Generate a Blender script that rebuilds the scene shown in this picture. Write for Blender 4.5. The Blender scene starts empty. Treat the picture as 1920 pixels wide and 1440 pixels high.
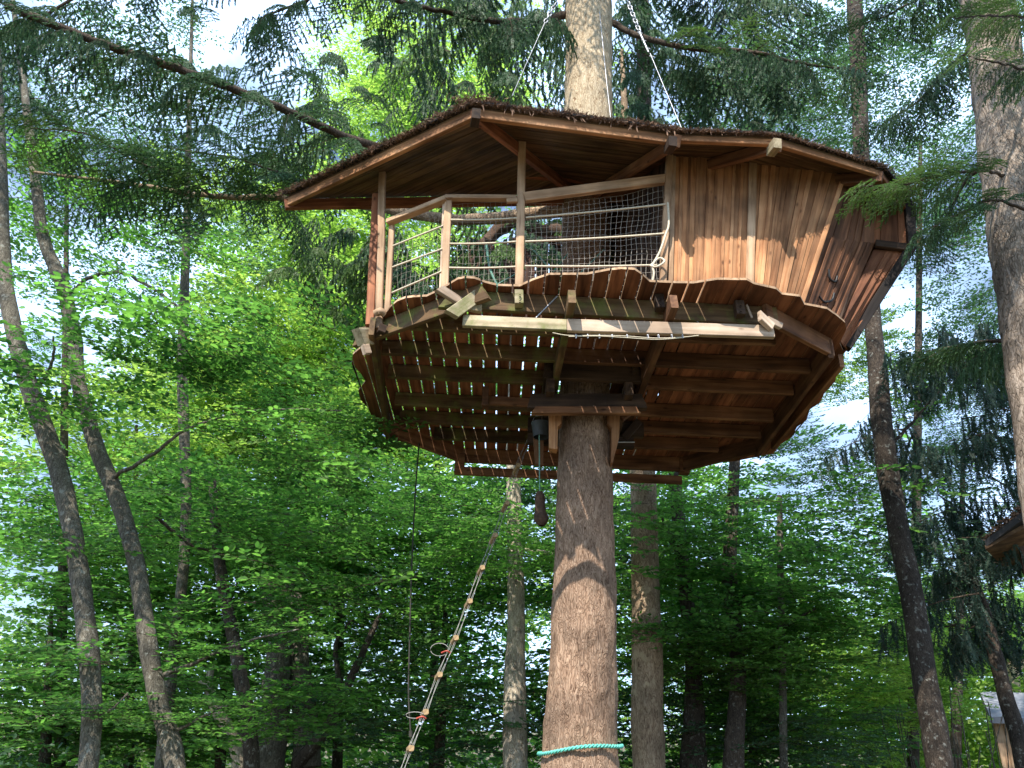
import bpy, math, random
import numpy as np
from mathutils import Vector, Matrix, noise
random.seed(7); rng = np.random.default_rng(7)
scene = bpy.context.scene
COL = scene.collection

# ------------------------------------------------------------------ camera, light, exposure
F_PX, PITCH, ROLL = 1500.0, 27.0, 2.5
EYE = Vector((0, 0, 1.6))
t_, r_ = math.radians(PITCH), math.radians(ROLL)
FWD = Vector((0, math.cos(t_), math.sin(t_)))
UP0 = Vector((0, -math.sin(t_), math.cos(t_)))
RGT0 = Vector((1, 0, 0))
RGT = RGT0 * math.cos(r_) + UP0 * math.sin(r_)
UPV = UP0 * math.cos(r_) - RGT0 * math.sin(r_)
cam_data = bpy.data.cameras.new('camera')
cam_data.sensor_width = 36.0
cam_data.lens = 36.0 * F_PX / 1920.0
cam_data.clip_end = 600
cam = bpy.data.objects.new('camera', cam_data)
COL.objects.link(cam)
cam.matrix_world = Matrix.Translation(EYE) @ Matrix((RGT, UPV, -FWD)).transposed().to_4x4()
scene.camera = cam

SUN_EL, SUN_AZ = math.radians(49), math.radians(22)      # the light travels towards +Y, turned to +X by SUN_AZ
world = bpy.data.worlds.new('World'); scene.world = world
world.use_nodes = True
nt = world.node_tree; nt.nodes.clear()
out = nt.nodes.new('ShaderNodeOutputWorld'); bg = nt.nodes.new('ShaderNodeBackground')
sky = nt.nodes.new('ShaderNodeTexSky'); sky.sky_type = 'NISHITA'; sky.sun_disc = False
sky.sun_elevation = SUN_EL; sky.sun_rotation = math.pi + SUN_AZ
sky.dust_density = 1.2
tc = nt.nodes.new('ShaderNodeTexCoord'); nz = nt.nodes.new('ShaderNodeTexNoise')
nz.inputs['Scale'].default_value = 5.0; nz.inputs['Detail'].default_value = 6
cr = nt.nodes.new('ShaderNodeValToRGB'); cr.color_ramp.elements[0].position = .36; cr.color_ramp.elements[1].position = .58
mx = nt.nodes.new('ShaderNodeMix'); mx.data_type = 'RGBA'
mx.inputs[7].default_value = (5.9, 8.3, 12.2, 1)          # bright thin cloud
nt.links.new(tc.outputs['Generated'], nz.inputs['Vector']); nt.links.new(nz.outputs['Fac'], cr.inputs['Fac'])
nt.links.new(cr.outputs['Color'], mx.inputs[0]); nt.links.new(sky.outputs[0], mx.inputs[6])
nt.links.new(mx.outputs[2], bg.inputs['Color']); bg.inputs['Strength'].default_value = 0.125
nt.links.new(bg.outputs[0], out.inputs[0])

sun_data = bpy.data.lights.new('sun', 'SUN'); sun_data.energy = 5.0; sun_data.angle = math.radians(.53)
sun_data.color = (1.0, .93, .83)
sun = bpy.data.objects.new('sun', sun_data); COL.objects.link(sun)
sdir = Vector((math.sin(SUN_AZ) * math.cos(SUN_EL), math.cos(SUN_AZ) * math.cos(SUN_EL), -math.sin(SUN_EL)))
sun.rotation_euler = sdir.to_track_quat('-Z', 'Y').to_euler(); sun.location = (0, -5, 30)
vs = scene.view_settings
vs.view_transform = 'Standard'; vs.look = 'None'; vs.gamma = 1; vs.exposure = 0.93
scene.cycles.max_bounces = 6; scene.cycles.transmission_bounces = 3; scene.cycles.diffuse_bounces = 4
scene.cycles.use_adaptive_sampling = True

def ray(px, py):
    return FWD * F_PX + RGT * (px - 960) + UPV * (720 - py)
def Y(px, py, y):                       # the point seen at (px,py) of the photograph, y metres in front of the eye
    d = ray(px, py); return EYE + d * (y / d.y)
def Z(px, py, z):                       # ... at height z
    d = ray(px, py); return EYE + d * ((z - EYE.z) / d.z)
def depth(p): return (p - EYE).dot(FWD)

# ------------------------------------------------------------------ object helpers
W = {}
def link(name, mesh, parent=None, M=None):
    o = bpy.data.objects.new(name, mesh); COL.objects.link(o)
    M = M if M is not None else (W[parent.name] if parent else Matrix.Identity(4))
    if parent:
        o.parent = parent; o.matrix_basis = W[parent.name].inverted() @ M
    else:
        o.matrix_basis = M
    W[o.name] = M.copy()
    return o
def tag(o, label=None, cat=None, group=None, kind=None):
    if label: o['label'] = label
    if cat: o['category'] = cat
    if group: o['group'] = group
    if kind: o['kind'] = kind
    return o
def empty(name, loc, label, cat, group=None):
    o = link(name, None, None, Matrix.Translation(loc)); o.empty_display_size = .2
    return tag(o, label, cat, group)
def mesh_np(name, V, F, mat, smooth=False):
    """F: (n,3) or (n,4) array, or a list of such arrays"""
    V = np.asarray(V, dtype=np.float32).reshape(-1, 3)
    Fs = F if isinstance(F, list) else [F]
    Fs = [np.asarray(f, dtype=np.int32) for f in Fs if len(f)]
    me = bpy.data.meshes.new(name)
    me.vertices.add(len(V)); me.vertices.foreach_set('co', V.ravel())
    idx = np.concatenate([f.ravel() for f in Fs])
    tot = np.concatenate([np.full(len(f), f.shape[1], dtype=np.int32) for f in Fs])
    start = np.concatenate([[0], np.cumsum(tot)[:-1]]).astype(np.int32)
    me.loops.add(len(idx)); me.loops.foreach_set('vertex_index', idx)
    me.polygons.add(len(tot)); me.polygons.foreach_set('loop_start', start)
    me.polygons.foreach_set('loop_total', tot)
    if smooth: me.polygons.foreach_set('use_smooth', np.ones(len(tot), dtype=bool))
    me.materials.append(mat)
    me.update(calc_edges=True)
    return me
def frame(xd, near_up):
    x = Vector(xd).normalized(); u = Vector(near_up)
    y = u.cross(x)
    if y.length < 1e-6: y = Vector((0, 1, 0)).cross(x)
    y.normalize(); z = x.cross(y)
    return Matrix((x, y, z)).transposed()
def beam(name, p0, p1, w, h, mat, parent=None, up=(0, 0, 1), ch=.005, cut0=0, cut1=0, warp=0):
    """timber from p0 to p1 (axis in the middle), local X along its length"""
    p0, p1 = Vector(p0), Vector(p1); L = (p1 - p0).length
    R = frame(p1 - p0, up); M = Matrix.Translation(p0) @ R.to_4x4()
    a, b = w / 2, h / 2; c = min(ch, a * .4, b * .4)
    sec = [(-a + c, -b), (a - c, -b), (a, -b + c), (a, b - c), (a - c, b), (-a + c, b), (-a, b - c), (-a, -b + c)]
    n = 1 if not warp else 6
    V = []
    for i in range(n + 1):
        s = i / n; ox = (random.uniform(-1, 1) * warp) if 0 < i < n else 0; oz = (random.uniform(-1, 1) * warp) if 0 < i < n else 0
        for (y, z) in sec:
            x = L * s
            if i == 0: x += cut0 * (z / h)
            if i == n: x += cut1 * (z / h)
            V.append((x, y + ox, z + oz))
    F = [];
    for i in range(n):
        for k in range(8):
            F.append((i * 8 + k, i * 8 + (k + 1) % 8, (i + 1) * 8 + (k + 1) % 8, (i + 1) * 8 + k))
    me = bpy.data.meshes.new(name)
    me.from_pydata(V, [], F + [tuple(range(7, -1, -1)), tuple(n * 8 + k for k in range(8))])
    me.materials.append(mat)
    return link(name, me, parent, M)
def slab(name, pts, xd, nrm, th, mat, parent=None, edge=None):
    """flat board with outline pts (world), grain along xd, thickened by th along nrm"""
    pts = [Vector(p) for p in pts]; n = Vector(nrm).normalized()
    x = Vector(xd); x = (x - n * x.dot(n)).normalized(); y = n.cross(x)
    R = Matrix((x, y, n)).transposed(); o = sum(pts, Vector()) / len(pts)
    M = Matrix.Translation(o) @ R.to_4x4(); Mi = M.inverted()
    q = [Mi @ p for p in pts]; k = len(q)
    area = sum(q[i].x * q[(i + 1) % k].y - q[(i + 1) % k].x * q[i].y for i in range(k))
    if area < 0: q.reverse()
    V = [(p.x, p.y, p.z) for p in q] + [(p.x, p.y, p.z + th) for p in q]
    F = [tuple(range(k - 1, -1, -1)), tuple(range(k, 2 * k))] + [(i, (i + 1) % k, k + (i + 1) % k, k + i) for i in range(k)]
    me = bpy.data.meshes.new(name); me.from_pydata(V, [], F); me.materials.append(mat)
    if edge:
        me.materials.append(edge)
        for p in me.polygons: p.material_index = 0 if p.index < 2 else 1
    return link(name, me, parent, M)
def catmull(P, n):
    P = [np.array(p, float) for p in P]; P = [2 * P[0] - P[1]] + P + [2 * P[-1] - P[-2]]
    out = []
    for i in range(1, len(P) - 2):
        for s in np.linspace(0, 1, n, endpoint=False):
            a, b, c, d = P[i - 1:i + 3]
            out.append(.5 * ((2 * b) + (c - a) * s + (2 * a - 5 * b + 4 * c - d) * s * s + (3 * b - a - 3 * c + d) * s ** 3))
    out.append(P[-2]); return np.array(out)
def tube_arrays(P, rad, sides=6, bump=0, bscale=4, seed=0, caps=True):
    P = np.asarray(P, float); n = len(P); rad = np.broadcast_to(rad, (n,))
    T = np.gradient(P, axis=0); T /= np.linalg.norm(T, axis=1)[:, None] + 1e-9
    ref = np.array([0, 0, 1.]) if abs(T[:, 2]).mean() < .8 else np.array([0, 1., 0])
    A = np.cross(T, ref); A /= np.linalg.norm(A, axis=1)[:, None] + 1e-9; B = np.cross(T, A)
    th = np.linspace(0, 2 * math.pi, sides, endpoint=False)
    D = A[:, None] * np.cos(th)[None, :, None] + B[:, None] * np.sin(th)[None, :, None]
    R = np.repeat(rad[:, None], sides, 1).astype(float)
    if bump:
        for i in range(n):
            for j in range(sides):
                q = P[i] + D[i, j] * rad[i]
                R[i, j] *= 1 + bump * noise.noise(Vector((q[0] * bscale + seed, q[1] * bscale, q[2] * bscale * .35)))\
                             + bump * .5 * noise.noise(Vector((q[0] * bscale * 3.1 + seed, q[1] * bscale * 3.1, q[2] * bscale * 1.3)))
    V = (P[:, None] + D * R[..., None]).reshape(-1, 3)
    i, j = np.meshgrid(np.arange(n - 1), np.arange(sides), indexing='ij'); j2 = (j + 1) % sides
    F = np.stack([i * sides + j, i * sides + j2, (i + 1) * sides + j2, (i + 1) * sides + j], -1).reshape(-1, 4)
    return V, F
def tubes(name, items, mat, parent=None, sides=5, smooth=True, **k):
    Vs, Fs, o = [], [], 0
    for P, r in items:
        V, F = tube_arrays(P, r, sides, **k); Vs.append(V); Fs.append(F + o); o += len(V)
    me = mesh_np(name, np.concatenate(Vs), np.concatenate(Fs), mat, smooth)
    return link(name, me, parent, Matrix.Identity(4))

# ------------------------------------------------------------------ materials
def new_mat(name):
    m = bpy.data.materials.new(name); m.use_nodes = True; nt = m.node_tree
    return m, nt, nt.nodes['Principled BSDF'], nt.nodes.new, nt.links.new
def ramp(new, stops):
    c = new('ShaderNodeValToRGB'); e = c.color_ramp.elements
    while len(e) < len(stops): e.new(.5)
    for q, (p, col) in zip(e, stops): q.position = p; q.color = (*col, 1)
    return c
def wood(name, dark, mid, light, moss=0, rough=.75, vary=.35, grain=1.0):
    m, nt, b, new, ln = new_mat(name)
    tc = new('ShaderNodeTexCoord'); oi = new('ShaderNodeObjectInfo')
    add = new('ShaderNodeVectorMath'); add.operation = 'MULTIPLY_ADD'
    add.inputs[1].default_value = (.4, 5, 5)
    comb = new('ShaderNodeCombineXYZ'); rm = new('ShaderNodeMath'); rm.operation = 'MULTIPLY'; rm.inputs[1].default_value = 57
    ln(oi.outputs['Random'], rm.inputs[0])
    for k in range(3): ln(rm.outputs[0], comb.inputs[k])
    ln(tc.outputs['Object'], add.inputs[0]); ln(comb.outputs[0], add.inputs[2])
    n1 = new('ShaderNodeTexNoise'); n1.inputs['Scale'].default_value = 3.0 * grain; n1.inputs['Detail'].default_value = 6; n1.inputs['Distortion'].default_value = .6
    ln(add.outputs[0], n1.inputs['Vector'])
    r1 = ramp(new, [(.28, dark), (.5, mid), (.74, light)]); ln(n1.outputs['Fac'], r1.inputs['Fac'])
    # knots: sparse dark spots
    v = new('ShaderNodeTexVoronoi'); v.inputs['Scale'].default_value = 1.0
    add2 = new('ShaderNodeVectorMath'); add2.operation = 'MULTIPLY_ADD'; add2.inputs[1].default_value = (3.2, 7, 7)
    ln(tc.outputs['Object'], add2.inputs[0]); ln(comb.outputs[0], add2.inputs[2]); ln(add2.outputs[0], v.inputs['Vector'])
    kr = ramp(new, [(.05, (.22, .16, .12)), (.13, (1, 1, 1))]); ln(v.outputs['Distance'], kr.inputs['Fac'])
    mu = new('ShaderNodeMix'); mu.data_type = 'RGBA'; mu.blend_type = 'MULTIPLY'; mu.inputs[0].default_value = .8
    ln(r1.outputs[0], mu.inputs[6]); ln(kr.outputs[0], mu.inputs[7])
    # sparse dark weather streaks along the grain
    add3 = new('ShaderNodeVectorMath'); add3.operation = 'MULTIPLY_ADD'; add3.inputs[1].default_value = (1.1, 15, 15)
    ln(tc.outputs['Object'], add3.inputs[0]); ln(comb.outputs[0], add3.inputs[2])
    n4 = new('ShaderNodeTexNoise'); n4.inputs['Scale'].default_value = 1.7; n4.inputs['Detail'].default_value = 7; n4.inputs['Roughness'].default_value = .6
    ln(add3.outputs[0], n4.inputs['Vector'])
    r4 = ramp(new, [(.56, (1, 1, 1)), (.70, (.42, .36, .32))]); ln(n4.outputs['Fac'], r4.inputs['Fac'])
    mu4 = new('ShaderNodeMix'); mu4.data_type = 'RGBA'; mu4.blend_type = 'MULTIPLY'; mu4.inputs[0].default_value = .8
    ln(mu.outputs[2], mu4.inputs[6]); ln(r4.outputs[0], mu4.inputs[7]); mu = mu4
    # blotchy staining + per board brightness
    n2 = new('ShaderNodeTexNoise'); n2.inputs['Scale'].default_value = 2.6; n2.inputs['Detail'].default_value = 5
    geo = new('ShaderNodeNewGeometry'); ln(geo.outputs['Position'], n2.inputs['Vector'])
    hs = new('ShaderNodeHueSaturation')
    mr = new('ShaderNodeMapRange'); mr.inputs[3].default_value = 1 - vary; mr.inputs[4].default_value = 1 + vary
    ln(oi.outputs['Random'], mr.inputs[0])
    mr2 = new('ShaderNodeMapRange'); mr2.inputs[1].default_value = .3; mr2.inputs[2].default_value = .7; mr2.inputs[3].default_value = .5; mr2.inputs[4].default_value = 1.2
    ln(n2.outputs['Fac'], mr2.inputs[0])
    mm = new('ShaderNodeMath'); mm.operation = 'MULTIPLY'; ln(mr.outputs[0], mm.inputs[0]); ln(mr2.outputs[0], mm.inputs[1])
    ln(mm.outputs[0], hs.inputs['Value']); ln(mu.outputs[2], hs.inputs['Color'])
    last = hs.outputs[0]
    if moss:
        n3 = new('ShaderNodeTexNoise'); n3.inputs['Scale'].default_value = 3.4; n3.inputs['Detail'].default_value = 7; n3.inputs['Roughness'].default_value = .65
        ln(geo.outputs['Position'], n3.inputs['Vector'])
        r3 = ramp(new, [(.62 - moss * .3, (0, 0, 0)), (.74 - moss * .2, (1, 1, 1))]); ln(n3.outputs['Fac'], r3.inputs['Fac'])
        m3 = new('ShaderNodeMix'); m3.data_type = 'RGBA'; m3.inputs[7].default_value = (.13, .15, .035, 1)
        sc = new('ShaderNodeMath'); sc.operation = 'MULTIPLY'; sc.inputs[1].default_value = .8
        ln(r3.outputs[0], sc.inputs[0]); ln(sc.outputs[0], m3.inputs[0]); ln(last, m3.inputs[6]); last = m3.outputs[2]
    ln(last, b.inputs['Base Color']); b.inputs['Roughness'].default_value = rough
    b.inputs['Specular IOR Level'].default_value = .25
    bp = new('ShaderNodeBump'); bp.inputs['Strength'].default_value = .35; bp.inputs['Distance'].default_value = .006
    ln(n1.outputs['Fac'], bp.inputs['Height']); ln(bp.outputs[0], b.inputs['Normal'])
    return m
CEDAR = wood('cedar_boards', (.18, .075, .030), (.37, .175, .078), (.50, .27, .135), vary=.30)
CEDAR_RED = wood('cedar_red', (.10, .035, .018), (.22, .085, .04), (.34, .15, .075))
DECKW = wood('deck_boards', (.09, .03, .014), (.21, .076, .036), (.32, .13, .064))
JOIST = wood('joist_wood', (.07, .03, .014), (.16, .072, .034), (.26, .135, .07))
JOIST_M = wood('joist_wood_mossy', (.05, .028, .012), (.10, .058, .027), (.17, .11, .055), moss=.42)
PALE = wood('weathered_pale_wood', (.30, .21, .14), (.46, .34, .245), (.60, .47, .36), vary=.12)
PALE_M = wood('weathered_mossy_wood', (.22, .17, .10), (.38, .31, .20), (.52, .44, .30), moss=.45, vary=.12)
POSTW = wood('post_wood', (.26, .15, .08), (.42, .27, .16), (.55, .38, .25), vary=.15)
ROOFB = wood('roof_boards', (.04, .02, .010), (.12, .068, .032), (.21, .13, .065), vary=.3)
CEDAR_SHADE = wood('cedar_painted_shade', (.07, .03, .016), (.17, .075, .038), (.27, .13, .07))  # shaded cedar copy: shade of the panel turned from the sun, in its colour
TARRED = wood('tarred_wood', (.010, .008, .008), (.022, .016, .014), (.04, .03, .026))
HUTW = wood('hut_wood', (.03, .012, .008), (.065, .026, .015), (.10, .042, .024))
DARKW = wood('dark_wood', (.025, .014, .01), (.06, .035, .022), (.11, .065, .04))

def plain(name, col, rough=.7, metal=0, nscale=20, amt=.25):
    m, nt, b, new, ln = new_mat(name)
    n = new('ShaderNodeTexNoise'); n.inputs['Scale'].default_value = nscale; n.inputs['Detail'].default_value = 4
    tc = new('ShaderNodeTexCoord'); ln(tc.outputs['Object'], n.inputs['Vector'])
    lo = tuple(c * (1 - amt) for c in col); hi = tuple(min(1, c * (1 + amt)) for c in col)
    r = ramp(new, [(.3, lo), (.7, hi)]); ln(n.outputs['Fac'], r.inputs['Fac']); ln(r.outputs[0], b.inputs['Base Color'])
    b.inputs['Roughness'].default_value = rough; b.inputs['Metallic'].default_value = metal
    return m
ROPE = plain('rope', (.52, .46, .34), .85, nscale=120)
ROPE_G = plain('grey_rope', (.24, .235, .215), .85, nscale=90)
NET = plain('net_cord', (.33, .30, .26), .85, nscale=60)
STEEL = plain('galvanised_steel', (.38, .39, .42), .45, .7)
TEAL = plain('turquoise_rope', (.10, .42, .34), .8, nscale=90, amt=.4)
TEALN = plain('green_cord', (.16, .34, .27), .8, nscale=60)
RED = plain('red_tape', (.35, .05, .03), .5)
BLACK = plain('black_membrane', (.012, .012, .014), .6)
RUNG = plain('rung_wood', (.30, .20, .10), .75, nscale=30, amt=.4)
IRON = plain('dark_iron', (.03, .028, .027), .5, .5)
LITTER = plain('needle_litter', (.17, .10, .065), .95, nscale=9, amt=.6)
LOGM = plain('log_bark', (.07, .04, .025), .95, nscale=25, amt=.5)
FELT = plain('grey_roof_felt', (.17, .18, .21), .85, nscale=8)
DARKROPE = plain('dark_rope', (.03, .028, .022), .9)

def bark(name, a, b_, c, scale=1.0, patches=None, bump=.9, patch_col=(.42, .43, .38), patch_amt=.5):
    m, nt, b, new, ln = new_mat(name)
    geo = new('ShaderNodeNewGeometry'); mp = new('ShaderNodeVectorMath'); mp.operation = 'MULTIPLY'
    mp.inputs[1].default_value = (scale, scale, scale * .28); ln(geo.outputs['Position'], mp.inputs[0])
    nd = new('ShaderNodeTexNoise'); nd.inputs['Scale'].default_value = 14; nd.inputs['Detail'].default_value = 2
    ln(mp.outputs[0], nd.inputs['Vector'])
    mad = new('ShaderNodeVectorMath'); mad.operation = 'MULTIPLY_ADD'; mad.inputs[1].default_value = (.16, .16, .16)
    ln(nd.outputs['Color'], mad.inputs[0]); ln(mp.outputs[0], mad.inputs[2])
    v = new('ShaderNodeTexVoronoi'); v.feature = 'DISTANCE_TO_EDGE'; v.inputs['Scale'].default_value = 44
    ln(mad.outputs[0], v.inputs['Vector'])
    n = new('ShaderNodeTexNoise'); n.inputs['Scale'].default_value = 24; n.inputs['Detail'].default_value = 8; n.inputs['Roughness'].default_value = .7
    ln(mad.outputs[0], n.inputs['Vector'])
    vr = ramp(new, [(0, (0, 0, 0)), (.16, (1, 1, 1))]); ln(v.outputs['Distance'], vr.inputs['Fac'])
    h = new('ShaderNodeMath'); h.operation = 'MULTIPLY_ADD'; h.inputs[1].default_value = .22
    ln(vr.outputs[0], h.inputs[0]); ln(n.outputs['Fac'], h.inputs[2])
    cr = ramp(new, [(.36, a), (.62, b_), (.86, c)]); ln(h.outputs[0], cr.inputs['Fac'])
    n2 = new('ShaderNodeTexNoise'); n2.inputs['Scale'].default_value = 2.3; n2.inputs['Detail'].default_value = 6; ln(geo.outputs['Position'], n2.inputs['Vector'])
    r2 = ramp(new, [(.3, (.62, .62, .62)), (.7, (1.15, 1.12, 1.08))]); ln(n2.outputs['Fac'], r2.inputs['Fac'])
    mu = new('ShaderNodeMix'); mu.data_type = 'RGBA'; mu.blend_type = 'MULTIPLY'; mu.inputs[0].default_value = 1
    ln(cr.outputs[0], mu.inputs[6]); ln(r2.outputs[0], mu.inputs[7]); last = mu.outputs[2]
    if name == 'spruce_bark':
        vf = new('ShaderNodeTexVoronoi'); vf.inputs['Scale'].default_value = 26; ln(mad.outputs[0], vf.inputs['Vector'])
        rf = ramp(new, [(.10, (.30, .24, .20)), (.24, (1, 1, 1))]); ln(vf.outputs['Distance'], rf.inputs['Fac'])
        mf = new('ShaderNodeMix'); mf.data_type = 'RGBA'; mf.blend_type = 'MULTIPLY'; mf.inputs[0].default_value = .85
        ln(last, mf.inputs[6]); ln(rf.outputs[0], mf.inputs[7]); last = mf.outputs[2]
        # bark tones turn paler higher up the trunk
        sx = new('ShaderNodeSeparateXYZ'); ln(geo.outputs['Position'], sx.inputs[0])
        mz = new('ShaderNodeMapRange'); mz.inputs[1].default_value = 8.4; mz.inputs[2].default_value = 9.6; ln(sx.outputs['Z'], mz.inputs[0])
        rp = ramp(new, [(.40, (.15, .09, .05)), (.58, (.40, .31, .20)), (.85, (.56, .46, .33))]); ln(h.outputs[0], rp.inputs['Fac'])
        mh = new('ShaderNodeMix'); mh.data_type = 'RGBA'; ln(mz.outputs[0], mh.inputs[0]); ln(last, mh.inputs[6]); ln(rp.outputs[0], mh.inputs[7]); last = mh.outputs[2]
    if patches:
        n3 = new('ShaderNodeTexNoise'); n3.inputs['Scale'].default_value = patches; n3.inputs['Detail'].default_value = 5; n3.inputs['Roughness'].default_value = .6
        ln(geo.outputs['Position'], n3.inputs['Vector'])
        r3 = ramp(new, [(.58, (0, 0, 0)), (.66, (1, 1, 1))]); ln(n3.outputs['Fac'], r3.inputs['Fac'])
        s3 = new('ShaderNodeMath'); s3.operation = 'MULTIPLY'; s3.inputs[1].default_value = patch_amt; ln(r3.outputs[0], s3.inputs[0])
        m3 = new('ShaderNodeMix'); m3.data_type = 'RGBA'; m3.inputs[7].default_value = (*patch_col, 1)
        ln(s3.outputs[0], m3.inputs[0]); ln(last, m3.inputs[6]); last = m3.outputs[2]
    ln(last, b.inputs['Base Color']); b.inputs['Roughness'].default_value = .92; b.inputs['Specular IOR Level'].default_value = .15
    bp = new('ShaderNodeBump'); bp.inputs['Strength'].default_value = bump; bp.inputs['Distance'].default_value = .02
    ln(h.outputs[0], bp.inputs['Height']); ln(bp.outputs[0], b.inputs['Normal'])
    return m
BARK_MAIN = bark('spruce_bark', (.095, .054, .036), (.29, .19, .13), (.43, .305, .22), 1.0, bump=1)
BARK_GREY = bark('grey_bark', (.038, .034, .026), (.125, .112, .088), (.24, .22, .18), 1.2, patches=13, patch_col=(.38, .39, .34))
BARK_DARK = bark('dark_bark', (.025, .02, .017), (.075, .06, .048), (.15, .12, .095), 1.2, patches=15, patch_amt=.38)
BARK_BIRCH = bark('birch_bark', (.14, .11, .08), (.42, .36, .28), (.62, .56, .46), .9, patches=4, patch_col=(.07, .06, .05), patch_amt=.75)
BARK_COARSE = bark('coarse_bark', (.05, .038, .030), (.24, .19, .15), (.38, .32, .27), .55, bump=1.0)
BARK_ALDER = bark('alder_bark', (.018, .014, .012), (.05, .04, .032), (.10, .08, .065), 1.2, patches=17, patch_amt=.38)
BARK_WARM = bark('warm_grey_bark', (.07, .045, .03), (.30, .21, .14), (.46, .36, .25), .9, bump=1.0, patches=3, patch_col=(.50, .40, .26), patch_amt=.6)
LIMB = bark('limb_bark', (.03, .022, .016), (.08, .06, .045), (.17, .13, .10), 1.6)

def leafmat(name, dark, light, trans, tf=.4, nscale=.5, rough=.5, spec=.3):
    m, nt, b, new, ln = new_mat(name)
    geo = new('ShaderNodeNewGeometry'); n = new('ShaderNodeTexNoise'); n.inputs['Scale'].default_value = nscale; n.inputs['Detail'].default_value = 3
    ln(geo.outputs['Position'], n.inputs['Vector'])
    ad = new('ShaderNodeMath'); ad.operation = 'MULTIPLY_ADD'; ad.inputs[1].default_value = .5
    ln(geo.outputs['Random Per Island'], ad.inputs[0]); ln(n.outputs['Fac'], ad.inputs[2])
    r = ramp(new, [(.42, dark), (1.0, light)]); ln(ad.outputs[0], r.inputs['Fac']); ln(r.outputs[0], b.inputs['Base Color'])
    b.inputs['Roughness'].default_value = rough; b.inputs['Specular IOR Level'].default_value = spec
    tr = new('ShaderNodeBsdfTranslucent'); mt = new('ShaderNodeMix'); mt.data_type = 'RGBA'; mt.blend_type = 'MULTIPLY'; mt.inputs[0].default_value = 1
    mt.inputs[7].default_value = (*trans, 1); ln(r.outputs[0], mt.inputs[6]); ln(mt.outputs[2], tr.inputs['Color'])
    ms = new('ShaderNodeMixShader'); ms.inputs[0].default_value = tf
    ln(b.outputs[0], ms.inputs[1]); ln(tr.outputs[0], ms.inputs[2]); ln(ms.outputs[0], nt.nodes['Material Output'].inputs['Surface'])
    return m
LEAF = leafmat('beech_leaf', (.022, .072, .020), (.125, .245, .062), (2.2, 2.6, 1.5), .5)
LEAF_SUN = leafmat('sunlit_leaf_tint', (.10, .19, .04), (.30, .42, .10), (2.0, 2.2, 1.4), .5, nscale=.9)  # paler leaf colour with sunlight painted in, for foliage meant to look sunlit
LEAF_D = leafmat('dark_leaf', (.022, .062, .038), (.08, .16, .075), (2, 2.2, 1.3), .35)
NEEDLE = leafmat('spruce_needle', (.014, .042, .022), (.07, .145, .060), (1.6, 1.8, 1.2), .22, nscale=.9, rough=.55)
NEEDLE_L = leafmat('fresh_sunlit_needle', (.035, .085, .025), (.10, .17, .045), (1.8, 2, 1.1), .3, nscale=1.5, rough=.5)
NEEDLE_B = leafmat('blue_needle', (.014, .036, .026), (.042, .085, .060), (1.5, 1.7, 1.3), .22, nscale=.9)

# ------------------------------------------------------------------ foliage generators (numpy)
LEAF_T = np.array([(0, 0, 0), (.30, .24, .05), (.70, .20, .03), (1, 0, -.06), (.70, -.20, .03), (.30, -.24, .05)])
LEAF_F = np.array([(0, 5, 4, 3), (0, 3, 2, 1)])
def place_leaves(P, D, N, L, wid=1.0):
    D = D / (np.linalg.norm(D, axis=1)[:, None] + 1e-9)
    S = np.cross(N, D); S /= np.linalg.norm(S, axis=1)[:, None] + 1e-9; N2 = np.cross(D, S)
    T = LEAF_T
    V = P[:, None] + L[:, None, None] * (T[None, :, 0:1] * D[:, None] + T[None, :, 1:2] * wid * S[:, None] + T[None, :, 2:3] * N2[:, None])
    F = LEAF_F[None] + (np.arange(len(P)) * 6)[:, None, None]
    return V.reshape(-1, 3), F.reshape(-1, 4)
def twig_arr(A, B, r):
    """A,B (n,3) ends -> triangular slivers with thickness (3 sided)"""
    n = len(A); d = B - A; d /= np.linalg.norm(d, axis=1)[:, None] + 1e-9
    u = np.cross(d, rng.normal(size=(n, 3))); u /= np.linalg.norm(u, axis=1)[:, None] + 1e-9; v = np.cross(d, u)
    r = np.broadcast_to(r, (n,))[:, None]
    ring = [u * r, (-.5 * u + .87 * v) * r, (-.5 * u - .87 * v) * r]
    V = np.stack([A + q for q in ring] + [B + q * .5 for q in ring], 1).reshape(-1, 3)
    f = np.array([(0, 1, 4, 3), (1, 2, 5, 4), (2, 0, 3, 5)])
    return V, (f[None] + (np.arange(n) * 6)[:, None, None]).reshape(-1, 4)
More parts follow.
